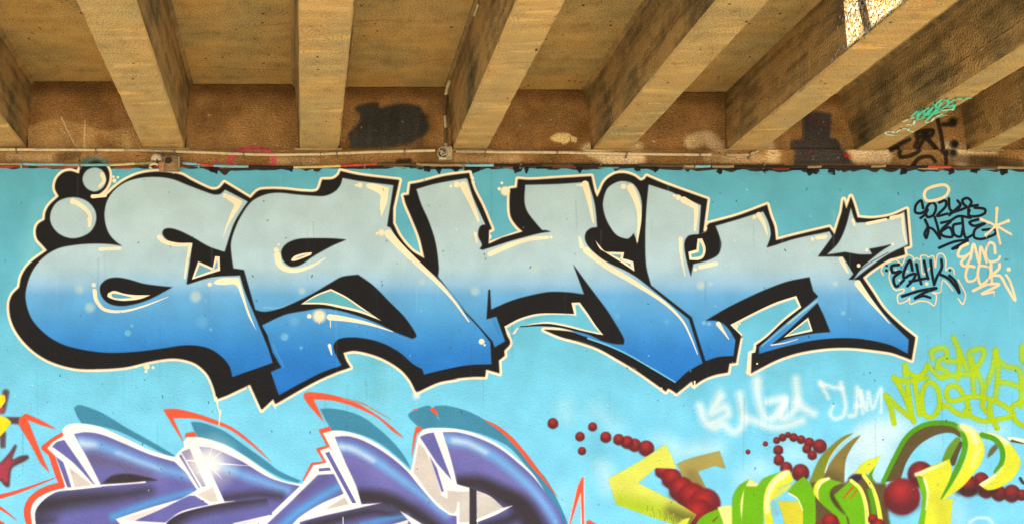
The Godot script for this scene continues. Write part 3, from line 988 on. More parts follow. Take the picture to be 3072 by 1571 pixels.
func paint_blue(cv: Canvas) -> void:
	part_id(cv, "blue_letter_piece", "big pale to deep blue lettering with black shadow and cream outline across the wall")
	var piece := cv.id
	var out := "F1 !303,190 283,150 290,105 320,70 360,58 !408,72 415,45 445,15 490,6 535,20 562,55 566,100 552,140 530,165 !478,200 !545,190 562,175 600,140 650,105 720,75 800,62 870,65 940,78 990,105 1050,135 1100,155 1135,150 !1165,118 !1300,200" \
		+ " F2 165,160 220,153 300,155 400,165 470,160 !495,103 550,100 580,80 !590,58 690,80 !897,105 !865,250 !864,330 900,400 960,470 !1027,512 1020,480 1000,400 960,300 930,230 !918,185 !946,182 !953,126 1000,118 1130,85 !1260,68" \
		+ " F3 !82,70 105,150 150,240 !200,360 !170,372 !184,400 !170,412 !180,440 260,410 !362,374 330,345 300,300 292,250 !293,150 !330,145 !335,100 400,104 550,95 !717,85 !735,165 !748,195 760,170 790,110 840,75 890,70 940,85 975,108 !995,100 !1005,85 1100,125 !1322,205 !1300,372" \
		+ " F4 !150,372 !140,345 !152,330 300,290 !454,233 470,290 492,350 !500,418 600,392 !778,350 !805,388 !842,270 !852,205 !866,255 !890,190 905,230 !925,300 1000,305 1100,290 !1180,256 !1196,446 !1166,455 !1172,492 1080,522 1000,572 !952,610 1000,680 1060,770 1140,850 !1226,920 !1206,1038 !1165,1022 1100,1000 1000,985 900,975 800,975 700,985 600,1005 500,1040 !370,1107 !374,1000 !393,994 !400,955 450,915 540,832 !628,765 !602,710 500,742 400,785 !266,857 !318,912 !292,1052 !258,1056 !250,1102 180,1116 120,1140 !72,1172 !62,1148" \
		+ " F3 !1160,1212 !1120,1180 !1105,1202 1050,1162 950,1092 850,1032 750,977 650,942 560,918 !470,880 600,888 700,910 !777,912 740,860 700,800 !656,740 !616,740 !630,799 450,798 350,822 !267,862 !277,905 295,950 !264,990 !267,1015 !236,1040 !240,1107 !170,1087 !165,1125 100,1125 0,1135" \
		+ " F2 1200,1135 1100,1155 !985,1207 950,1140 900,1085 820,1035 740,1005 660,990 !605,1000 620,1040 !642,1076 560,1105 450,1155 !250,1268 !241,1240 !180,1298 !120,1165 !0,1222" \
		+ " F1 !1125,1242 1105,1170 1075,1110 1020,1060 950,1035 880,1030 780,1045 650,1075 500,1085 380,1080 260,1045 170,990 95,910 55,830 45,750 60,700 !97,660 110,600 150,540 !242,470 215,440 190,410 183,370 195,335 !229,312 235,270 255,235"
	var p := cv.smooth(out, true)
	# cream outline as one closed brush line, then the black inside it
	var loop := cv.line(out, 16.0 * 1.7325, -1, 2.4, true)
	cv.frame = FRAMES["G"]
	cv.lay(loop, cream, 1.0)
	var mass := cv.area(p, 0.7)
	cv.lay(mass, black, 1.0)
	# drips of cream paint
	for d in ["G 648,1192 655,1235", "G 660,1230 656,1275", "G 1244,1175 1246,1185", "F3 1255,1150 1256,1188", "F3 1082,1185 1084,1200", "F4 75,1170 77,1188", "F2 250,1268 252,1295", "F2 177,1298 179,1315"]:
		cv.stroke(d, cream, 6 * (1.0 if d.begins_with("G") else 1.7), 3, 1.0)
	cv.stroke("F3 640,930 760,970 880,1030 950,1085", cream, 10, 6, 1.0, 0.8)
	# bubbles
	part_id(cv, "painted_bubble", "small pale bubble at the top left", piece)
	cv.poly("F1 488,40 530,55 550,100 532,145 488,165 445,145 426,100 445,58", fade, 1.0)
	cv.stroke("F1 528,75 538,110 515,138", cream, 22, 14, 2.0)
	part_id(cv, "painted_bubble", "large pale bubble with cream highlight", piece)
	cv.poly("F1 378,194 450,215 492,265 495,325 460,380 380,408 305,385 262,330 262,270 300,215", fade, 1.0)
	cv.stroke("F1 395,222 435,250 465,290 462,342", cream, 24, 16, 1.4)
	cv.dots("F1 376,216", cream, 15, 2.0)
	cv.dots("F1 460,310", cream, 10, 2.0)
	# letter one
	part_id(cv, "painted_letter", "rounded first letter, pale above and deep blue below", piece)
	var m := cv.poly("F1 !632,447 600,425 565,385 545,330 541,270 558,205 600,150 660,112 740,92 830,90 900,102 970,130 1050,160 1110,180 1142,178 !1168,155 !1287,217 1250,270 1215,330 1190,400 !1166,478 !1000,432 !970,644 1100,608 !1245,597 1270,680 1320,800 !1392,975 F2 !238,1052 !28,1126 F1 1190,1070 1150,1020 1090,980 1020,963 940,963 840,978 700,995 560,1000 430,985 320,955 230,900 160,820 130,720 140,640 175,560 230,500 300,460 380,443 460,436 560,437", fade, 0.8)
	cv.poly("F1 842,385 850,362 880,355 930,368 1000,402 1080,448 !1167,482 !1205,565 !1265,563 !1245,598 1100,606 !968,646 !1000,432 930,432 870,418", black, 0.8)
	cv.poly("F1 !895,659 820,652 740,640 660,617 600,609 550,620 518,655 525,705 560,742 620,757 700,747 780,720", black, 0.8)
	cv.poly("F1 !560,690 590,678 640,692 700,700 !782,700 720,722 640,730 585,722 555,706", cream)
	cv.poly("F1 578,694 620,697 !690,714 620,718 582,710", c8(96, 160, 200))
	cv.poly("F1 !995,620 !1028,526 !1104,560 !1116,500 !1140,502 !1142,574", cream)
	cv.poly("F1 !1010,606 !1036,543 !1106,575 !1128,516 !1130,562", c8(112, 176, 204))
	cv.stroke("F1 826,402 852,425 920,440 !988,440 972,520 958,612", cream, 24, 9, 1.2)
	cv.poly("F1 !1160,185 1180,180 1240,205 1256,220 1215,290 1180,350 !1156,412 1175,340 1205,260 1216,235 1180,205", cream)
	cv.stroke("F1 518,464 620,460", cream, 17, 15)
	cv.stroke("F1 489,678 500,730 540,775 620,786 720,766 872,710", cream, 22, 3, 1.2)
	cv.dots("F1 485,648 1088,645", cream, 11)
	cv.dots("F1 1168,186", cream, 12, 2.0)
	cv.poly("F1 1110,640 1130,618 1180,611 !1240,611 1260,680 1290,780 !1332,888 1290,810 1250,700 1222,647 1160,648", cream)
	cv.dots("F1 410,670", c8(176, 206, 214), 22, 7.0, 0.7)
	cv.dots("F1 465,765", c8(170, 206, 220), 25, 7.0, 0.75)
	cv.dots("F1 1015,708", c8(190, 214, 220), 28, 8.0, 0.75)
	cv.dots("F1 662,898", c8(110, 186, 226), 16, 3.0, 0.9)
	cv.dots("F1 683,860 1093,880 1065,728", c8(120, 186, 226), 9, 3.0, 0.7)
	cv.dots("F1 1050,840", c8(110, 180, 228), 30, 10.0, 0.5)
	cv.stroke("F1 1370,860 1390,900", c8(60, 140, 216), 16, 10)
	# letter two
	part_id(cv, "painted_letter", "second letter with an eye shaped counter", piece)
	m = cv.poly("F2 !33,562 24,500 21,430 45,350 80,280 130,215 200,180 270,171 360,180 450,187 510,187 560,165 590,130 !601,94 690,110 !866,132 !833,345 !850,352 900,430 990,520 1085,605 1150,670 !1205,735 !1243,798 1310,870 !1370,945 !1376,1060 1250,1065 1120,1090 !1025,1113 !1015,1085 970,1060 900,1000 820,955 740,930 650,920 580,930 555,960 562,1000 !597,1066 500,1100 380,1160 !270,1221 !228,1100 !282,1076 !238,1000 !192,850 !148,780 !88,570", fade, 0.8)
	cv.poly("F2 !140,775 190,787 260,775 350,740 450,690 560,625 600,605 !682,594 760,650 850,740 920,810 970,880 985,915 !965,928 880,895 790,850 700,815 600,785 500,770 400,783 300,803 !192,852", black, 0.8)
	cv.poly("F2 !384,748 460,700 !540,668 620,708 700,763 !803,834 700,795 600,770 500,750", cream)
	cv.poly("F2 !402,740 470,704 !540,678 620,718 700,772 !770,812 700,782 600,757 500,740", c8(96, 180, 200))
	cv.poly("F2 !622,414 550,408 450,407 370,411 310,435 282,475 294,525 330,553 380,546 450,500 540,450", black, 0.8)
	cv.poly("F2 333,522 350,500 400,484 !443,480 !436,494 390,512 350,525", cream)
	cv.poly("F2 352,514 380,499 !420,489 390,503", c8(140, 184, 200))
	cv.stroke("F2 262,495 272,540 310,568 370,573 450,546 512,508", cream, 34, 5, 1.2)
	cv.dots("F2 257,468", cream, 13, 2.0)
	cv.dots("F2 268,440", cream, 6)
	cv.poly("F2 725,128 760,124 !842,145 832,220 !802,298 796,230 798,185 760,158 730,146", cream)
	cv.dots("F2 692,132", cream, 13, 2.5)
	cv.dots("F2 672,132", cream, 7)
	cv.stroke("F2 840,383 900,450 1000,545 1100,640 1180,730 1258,838", cream, 40, 6, 1.2)
	cv.dots("F2 803,378", cream, 16, 4.0)
	cv.dots("F2 780,382", cream, 7)
	cv.stroke("F2 535,815 620,825 740,850 862,890", cream, 32, 4, 1.2)
	cv.stroke("F2 537,820 539,868", cream, 6, 4)
	cv.dots("F2 480,810", cream, 32, 8.0)
	cv.dots("F2 428,810", cream, 12, 2.0)
	cv.stroke("F2 478,830 480,850", cream, 5, 3)
	cv.stroke("F2 533,962 545,1010", cream, 18, 6)
	cv.dots("F2 1325,942", cream, 15, 1.5)
	cv.dots("F2 1340,960", cream, 6)
	cv.dots("F2 390,680 1013,630", c8(184, 210, 218), 18, 7.0, 0.7)
	cv.dots("F2 300,918", c8(110, 180, 230), 20, 4.0, 0.9)
	cv.dots("F2 350,835", c8(110, 176, 226), 24, 9.0, 0.6)
	cv.dots("F2 385,975", c8(100, 176, 230), 9, 2.5, 0.9)
	cv.dots("F2 1290,680", c8(176, 208, 220), 20, 6.0, 0.8)
	cv.dots("F2 1332,690", c8(176, 208, 220), 9, 4.0, 0.8)
	cv.stroke("F2 240,960 295,1075", c8(70, 146, 216), 10, 6)
	cv.stroke("F2 190,765 280,765 340,735", c8(150, 196, 228), 7, 3, 3.0, 0.7)
	# letter three
	part_id(cv, "painted_letter", "third letter with a crossbar and a long diagonal leg", piece)
	m = cv.poly("F3 !72,98 105,200 !166,337 !150,465 300,420 !470,375 430,330 385,270 370,220 !373,130 550,125 !702,114 735,230 !748,352 !690,385 700,440 800,520 940,600 1020,660 !1225,825 !1297,1054 1220,1097 !1155,1157 1050,1090 950,1030 850,985 !700,930 !640,900 !480,800 !224,815 !269,940 !213,972 !203,940 100,825 !68,793 F2 !1205,735 !1098,605 1102,560 1085,430 1050,320 1010,230 !985,152 1080,125 !1240,96", fade, 0.8)
	cv.poly("F3 !186,345 155,337 135,352 129,395 148,442 !136,462 !150,468 250,436 380,392 !508,373 !480,365 !365,372 !250,405 !183,438", black, 0.6)
	cv.poly("F3 !172,826 !182,672 !191,672 !196,775 300,730 400,702 500,684 600,686 !680,697 !622,540 680,620 740,700 800,780 850,860 888,930 !886,957 840,955 !775,940 700,905 600,880 500,860 !345,865 !262,865 !224,812", black, 0.6)
	cv.poly("F3 !265,863 350,820 450,796 !628,798 !614,740 !657,738 702,800 742,860 !780,908 700,895 600,868 500,850 430,852 !340,866 320,900 !280,905", cream)
	cv.poly("F3 !277,872 350,832 450,806 600,802 !640,808 !634,752 !650,750 692,805 732,862 !764,897 700,884 600,858 500,840 430,846 !330,870 !300,910", sky_rows, 0.5)
	cv.stroke("F3 350,864 450,858 560,866 660,888 740,906", black, 5, 9, 1.2)
	cv.poly("F3 !470,880 560,886 650,905 760,945 850,985 950,1035 1050,1092 !1158,1157 !1158,1205 1050,1150 950,1085 850,1025 750,972 650,938 560,915", black, 0.6)
	cv.stroke("F3 700,925 800,960 900,1005 1040,1085 1152,1152", c8(110, 190, 230), 10, 8)
	cv.stroke("F3 380,835 480,812 590,812", c8(96, 176, 196), 10, 6, 3.0, 0.6)
	cv.stroke("F3 52,132 92,220 130,316", cream, 40, 12, 1.2)
	cv.dots("F3 18,128", cream, 15, 3.0)
	cv.dots("F2 1165,137", cream, 7)
	cv.dots("F3 100,95 104,118", cream, 8)
	cv.stroke("F3 113,382 122,430", cream, 14, 8)
	cv.stroke("F3 190,489 300,442 400,411 488,403", cream, 26, 16)
	cv.dots("F3 508,402", cream, 8)
	cv.stroke("F3 685,125 706,210 728,325", cream, 34, 9)
	cv.dots("F3 662,132", cream, 8)
	cv.dots("F3 645,132", cream, 5)
	cv.stroke("F3 692,470 800,552 950,642 1100,742 1190,832 1232,912 1270,1008", cream, 36, 4, 1.2)
	cv.stroke("F3 655,402 668,450", cream, 10, 24, 1.5)
	cv.dots("F3 112,680", c8(184, 212, 222), 22, 7.0, 0.7)
	cv.dots("F3 430,560", c8(190, 214, 216), 22, 9.0, 0.5)
	cv.dots("F3 852,810 1110,838", c8(110, 180, 226), 14, 6.0, 0.5)
	cv.stroke("F3 210,830 255,940", c8(54, 134, 214), 20, 10, 2.0, 0.6)
	cv.id = piece
	cv.dots("F3 270,162", cream, 24, 4.0)
	cv.dots("F3 238,150", cream, 9)
	cv.dots("F3 252,120", cream, 7)
	# dot of the letter, an oval
	part_id(cv, "painted_bubble", "pale oval inside a black ring", piece)
	cv.poly("F3 880,110 935,125 970,180 981,250 970,340 !957,445 !945,400 !935,392 900,412 850,392 810,340 785,280 778,220 800,150 840,120", fade, 0.8)
	cv.stroke("F3 922,145 955,220 968,300 956,425", cream, 38, 8, 1.2)
	cv.dots("F3 885,138", cream, 14, 2.5)
	cv.id = piece
	cv.poly("F3 !748,350 715,355 688,380 686,420 720,470 800,530 !940,590 !1030,655 !1000,500 !990,330 !957,445 !938,380 !915,415 860,400 800,370", black, 0.6)
	cv.poly("F3 !738,416 760,445 790,475 830,478 !888,480 !882,512 !908,518 !936,528 !942,578 870,530 790,480 760,460", cream)
	cv.poly("F3 !820,490 !872,492 !866,520 !895,530 !922,540 !924,555 870,516", c8(110, 178, 198))
	# letter four
	part_id(cv, "painted_letter", "fourth letter with a stepped arm and sloping legs", piece)
	m = cv.poly("F3 !1015,128 !1130,165 !1288,236 !1277,390 F4 !180,345 300,310 !433,268 462,330 472,390 !452,456 !490,445 600,410 !780,372 !792,400 !718,502 !850,502 !906,586 !880,620 !935,622 1000,720 1080,820 !1191,932 !1186,1005 1100,962 1000,937 900,925 800,925 700,935 600,955 500,980 !412,1005 !412,962 !300,862 !292,930 !280,1016 200,1022 !133,1043 !62,815 F3 !1028,650 1003,550 998,400 1004,250", fade, 0.8)
	cv.poly("F4 !100,386 45,395 24,430 30,500 !57,606 !70,540 150,520 200,490 216,440 205,395 !185,343 !155,332 !135,375", black, 0.8)
	cv.poly("F4 !44,478 !86,466 !92,410 !116,408 134,460 124,504 100,519 !50,519", cream)
	cv.poly("F4 !58,490 !98,478 !103,422 120,462 112,496 !62,508", c8(96, 176, 190))
	cv.poly("F4 !133,833 240,770 350,715 450,670 560,630 !674,607 !694,680 !720,708 600,808 500,890 !412,970 !390,960 !266,857 !318,912 !290,1010 !282,1010 !290,935 250,872 200,836", black, 0.8)
	cv.poly("F4 !262,855 400,784 500,738 !606,704 !632,764 540,836 450,920 !396,960 !392,998 !365,1004 !356,1120 !330,1090 !300,1060 !322,912", cream)
	cv.id = 0
	cv.poly("F4 !280,860 400,797 500,752 !598,718 !618,760 540,820 450,905 !384,952 !380,984 !355,994 !345,1100 !310,1100 !305,1050 !330,910", sky_rows, 0.5)
	cv.id = parts.size()
	cv.poly("F4 !472,962 540,905 640,812 !716,740 !746,800 !783,892 680,902 560,927", black, 0.8)
	cv.poly("F4 !540,920 !668,816 !691,888", cream)
	cv.poly("F4 !562,908 !663,832 !680,878", c8(104, 186, 206))
	cv.stroke("F4 475,960 540,950 612,930", cream, 7, 4)
	cv.stroke("F4 560,850 640,785 712,730", c8(160, 204, 214), 12, 8, 1.2)
	cv.stroke("F4 425,965 480,920 560,850", c8(110, 180, 226), 8, 8, 1.5)
	cv.stroke("F3 1198,208 !1262,244 1262,300 1256,365", cream, 34, 12, 1.2)
	cv.dots("F3 1170,195", cream, 14, 3.0)
	cv.dots("F3 1148,186", cream, 7)
	cv.stroke("F3 1182,410 1186,500 1205,602", cream, 22, 4)
	cv.stroke("F4 105,556 190,538", cream, 22, 18)
	cv.dots("F4 80,568", cream, 9)
	cv.stroke("F4 410,285 436,330 455,388", cream, 26, 5)
	cv.dots("F4 387,298", cream, 10, 2.0)
	cv.stroke("F4 714,405 758,399", cream, 20)
	cv.dots("F4 690,412", cream, 9)
	cv.stroke("F4 925,640 985,722 1092,848", cream, 34, 4, 1.2)
	cv.stroke("F4 838,516 874,584", cream, 24, 10)
	cv.stroke("F4 200,850 255,930", cream, 24, 4)
	cv.dots("F4 108,650", c8(190, 214, 216), 20, 6.0, 0.8)
	cv.dots("F4 160,642 645,540", c8(190, 214, 216), 10, 4.0, 0.6)
	cv.dots("F4 810,640", c8(186, 212, 220), 14, 4.0, 0.7)
	cv.dots("F4 850,795", c8(120, 190, 226), 12, 3.0, 0.9)
	cv.dots("F4 125,845 152,850", c8(130, 196, 226), 10, 3.0, 0.8)
	cv.id = piece
	cv.dots("F4 402,1057", cream, 5)
	cv.dots("F4 290,862", cream, 14, 3.0)
	cv.dots("F4 310,850", cream, 6, 1.0)
	# arrow head at the end
	part_id(cv, "painted_arrow", "pale arrow head that ends the lettering", piece)
	cv.poly("F4 !890,248 905,300 !918,327 1000,322 1100,302 !1168,268 !1188,440 1080,492 980,562 !900,624 !985,500 !860,478 !765,492 825,430 862,350", fade, 0.8)
	cv.poly("F4 !985,462 1050,450 !1106,437 1040,480 960,545 !903,592 !850,503 900,494 !1000,490", black, 0.6)
	cv.stroke("F4 880,618 980,540 1085,480", black, 4, 3)
	cv.dots("F4 930,548", cream, 10)
	cv.dots("F4 972,468 1107,438", cream, 8)
	cv.stroke("F4 975,331 1072,310", cream, 16, 14)
	cv.stroke("F4 !1100,302 !1158,288 1165,380 1178,432", cream, 20, 7)
	cv.stroke("F4 900,312 908,340", cream, 14, 10)
	# loose droplets
	cv.id = piece
	cv.dots("F1 760,1072", cream, 16, 2.0)
	cv.dots("F1 793,1077 757,1097", cream, 8)
	cv.dots("F1 592,108", cream, 11)
	cv.dots("F1 610,90 587,88", cream, 7)
	cv.stroke("F1 478,190 545,186", cream, 20, 16)
	cv.dots("F2 985,1222", c8(250, 246, 236), 18, 8.0, 0.8)

func paint_tags(cv: Canvas) -> void:
	var ink := c8(18, 26, 38)
	var c2 := c8(246, 222, 184)
	var lime := c8(178, 208, 14)
	part_id(cv, "white_spray_tag", "faded soft white handwriting reading BABA JAM")
	var milk := c8(236, 248, 250)
	for a in ["W1 220,430 280,600 380,670 480,640 600,720 690,640 700,560 660,300", "W1 450,320 350,510 500,440 530,520 360,620", "W1 720,560 850,600 1000,660 1150,660 1350,590",
			"W1 850,150 860,300 930,540 1030,560 1160,360 960,380", "W1 1160,370 1110,550 1180,550 1290,420 1280,130", "W1 1300,380 1380,460 1480,510"]:
		cv.stroke(a, milk, 92, 84, 16.0, 0.74)
	cv.stroke("W1 870,80 850,200", milk, 40, 100, 30.0, 0.4)
	cv.stroke("W1 440,250 430,420", milk, 40, 120, 30.0, 0.4)
	for a in ["W1 1550,170 1640,340", "W1 1570,190 1690,220 1800,235", "W1 1780,180 1830,420 1800,540 1710,570 1660,510 1690,430", "W1 1880,540 1940,520 1960,220 2020,510", "W1 1950,430 1990,430", "W1 2000,270 2060,470 2080,280 2130,450 2220,240 2222,490"]:
		cv.stroke(a, milk, 56, 40, 9.0, 0.72)
	part_id(cv, "lime_spray_tag", "thick lime green two line handwriting above the ribbon piece")
	for a in ["L1 345,1110 300,900 240,760 360,880 540,1030", "L1 345,540 470,760 590,1085", "L1 510,660 560,980", "L1 340,545 480,590 620,570 750,540", "L1 600,600 660,1000", "L1 680,800 720,650 790,600 870,660 910,850 870,980 780,1035 710,980 680,800",
			"L1 920,890 990,890", "L1 1190,740 1120,650 1030,650 990,740 1030,825 1150,815 1240,790", "L1 1240,830 1270,960 1230,1010 1120,980 1020,900", "L1 1240,780 1400,780 1560,820 1720,900 1820,1010 1700,1045 1450,1080 1290,1020",
			"L1 1440,820 1440,900 1530,1010 1620,1170", "L1 1530,860 1540,1030", "L1 1940,840 1890,850 1800,920 1840,1060 1940,1140 2100,1200", "L1 500,470 640,530 740,440 760,390"]:
		cv.stroke(a, lime, 62, 62, 4.0, 0.95)
	cv.stroke("L1 485,390 490,510", lime, 80, 80, 6.0, 0.85)
	for a in ["L1 820,300 810,220 900,180 980,190 990,280 900,330 880,420", "L1 890,410 1000,480 940,540 860,500 790,420 760,390", "L1 1000,340 1100,340 1200,340", "L1 930,540 1130,505 1350,510", "L1 1080,50 1150,220 1250,450", "L1 1150,220 1150,400 1130,560",
			"L1 1300,210 1440,190 1440,300 1340,420 1280,320 1270,230", "L1 1340,400 1430,620 1450,760", "L1 1300,300 1330,740", "L1 1600,200 1560,440 1430,760", "L1 1600,220 1630,480 1600,790", "L1 1640,330 1720,400 1880,440 1920,600 1910,900", "L1 1620,600 1750,610 1900,660", "L1 1925,160 1935,330 2050,420", "L1 1920,600 2050,640"]:
		cv.stroke(a, lime, 66, 60, 8.0, 0.85)
	cv.dots("L1 930,890 1240,960", lime, 44, 8.0)
	part_id(cv, "black_spray_tag", "two line black marker handwriting reading SOZYS NACTE")
	for a in ["T1 430,280 410,205 360,250 355,320 410,330 475,295 440,350 405,378", "T1 500,225 460,290 470,365 530,350 558,270 530,225 490,240", "T1 590,225 650,205 655,260 570,355 670,335", "T1 685,185 695,290 740,310 800,250 770,205", "T1 800,250 690,350", "T1 700,330 860,270 830,240 820,200 870,180 908,220 880,280 880,340",
			"T1 900,260 970,250", "T1 940,275 1040,290 1040,330 960,360 880,350 890,300", "T1 450,395 482,480 462,575 445,535 480,475 530,490 597,580", "T1 597,580 575,470 545,368", "T1 610,425 700,405", "T1 700,415 610,500 620,550 720,560 690,470 610,510",
			"T1 800,430 730,450 740,540 800,560 825,470", "T1 815,360 850,570 930,540", "T1 700,405 780,360 900,375", "T1 980,390 890,420 930,455 1040,430 945,490 935,565 1000,585 1090,560 1145,530 1140,490 1020,495", "T1 1095,432 1125,440", "T1 590,670 740,610 870,592", "T1 870,600 720,680 775,668"]:
		cv.stroke(a, ink, 27, 25, 1.2)
	part_id(cv, "cream_halo", "cream oval ring above the black handwriting")
	cv.ring("T1 440,155 465,95 560,58 650,52 685,95 650,160 560,198 470,205", c2, 30, 1.4)
	part_id(cv, "cream_asterisk", "cream six armed asterisk beside the black handwriting")
	for a in ["T1 1160,278 1155,450 1192,630", "T1 1000,388 1155,455 1302,538", "T1 1272,405 1155,455 1052,542"]: cv.stroke(a, c2, 28, 22, 1.6)
	cv.dots("T1 1160,285 1272,405 1052,542", c2, 18, 2.0)
	cv.stroke("T1 1052,545 1055,575", c2, 8, 5)
	part_id(cv, "cream_spray_tag", "two line cream handwriting reading EMC CDK")
	for a in ["T1 870,630 800,670 775,750 840,755 915,705", "T1 860,745 805,820 850,850 900,770", "T1 895,780 930,635 985,815 1000,660 1060,815", "T1 1142,720 1130,635 1085,620 1050,720 1080,800 1165,792 1190,755", "T1 935,855 880,850 850,930 870,995 930,990 965,950", "T1 985,840 970,930 1000,1030 1080,965 1090,870 990,840",
			"T1 1100,830 1110,1010", "T1 1185,830 1180,870 1120,935 1190,945 1260,1060 1340,1185 1290,1000 1250,935", "T1 925,1090 1060,1030 1180,1030 1010,1120 1130,1100"]:
		cv.stroke(a, c2, 30, 24, 1.6)
	cv.dots("T1 1275,880", c2, 22, 3.0)
	cv.stroke("T1 1130,1100 1134,1150", c2, 10, 5)
	part_id(cv, "outlined_spray_tag", "black handwriting reading ESHUK inside a thin cream outline")
	for a in ["T1 35,935 15,890 60,815 130,780 180,800 220,835 270,742 330,760 335,800 360,770 400,785 408,750 460,745 478,762 530,750 550,860 572,740 620,728 655,790 655,890 690,860 730,880 738,930", "T1 100,900 95,970 150,1080 240,1072 235,1100 180,1130 190,1212 270,1190 295,1160 300,1220 400,1190 490,1205 540,1238 560,1130 520,1110 600,1105 610,1040 625,985 680,1030 722,1088", "T1 775,980 830,1080 850,1130 822,1222 775,1165", "T1 405,750 430,930 500,860"]:
		cv.stroke(a, c2, 15, 13, 1.2)
	cv.stroke("T1 820,1215 822,1235", c2, 8, 5)
	cv.dots("T1 465,1022 330,1068", c2, 19, 3.0)
	cv.dots("T1 160,885 275,900 195,985 520,950", c2, 11, 2.0)
	for a in ["T1 190,835 120,850 130,910 210,900 140,965 165,1050 240,985", "T1 325,890 300,795 262,850 235,930 242,965 300,935 355,925 330,985 275,1045", "T1 365,830 385,930 412,1025", "T1 300,1000 400,980 480,965", "T1 440,800 460,900 480,975", "T1 505,795 520,930 540,1030", "T1 610,785 615,860 565,960 540,1030", "T1 600,930 680,970 750,1050 788,1110 750,1000 690,940", "T1 225,1145 400,1090 560,1065 440,1110 350,1165 430,1140 500,1158"]:
		cv.stroke(a, ink, 29, 26, 1.2)
	cv.dots("T1 70,845 695,890", ink, 12)
	cv.dots("T1 68,892", ink, 15)

func paint_scuffs(cv: Canvas) -> void:
	cv.id = 0
	var r2 := RandomNumberGenerator.new()
	r2.seed = 41
	var keep := cv.ids.duplicate()
	cv.frame = [0.0, 0.0, 1.0]
	for i in 300:
		var x := r2.randf_range(-170, 3240)
		var y := r2.randf_range(530, 1690)
		cv.stroke("%f,%f %f,%f" % [x, y, x + r2.randf_range(-3, 3), y + r2.randf_range(0, 6)], c8(40, 60, 66) if r2.randf() < 0.8 else c8(230, 240, 240), r2.randf_range(1.2, 3.6), -1, 1.0, r2.randf_range(0.25, 0.75))
	for i in 90:   # faint runs of water down the wall
		var x := r2.randf_range(-170, 3240)
		var y := r2.randf_range(520, 1300)
		cv.stroke("%f,%f %f,%f" % [x, y, x + r2.randf_range(-4, 4), y + r2.randf_range(40, 240)], c8(60, 96, 110) if r2.randf() < 0.6 else c8(190, 220, 226), r2.randf_range(2, 7), 2, 3.0, r2.randf_range(0.05, 0.2))
	cv.stroke("T1 1245,785 1275,785", c8(70, 90, 84), 20, 10, 4.0, 0.6)
	cv.ids = keep

# ------------------------------------------------------------------ the concrete behind the beams
var upper_canvas: Canvas

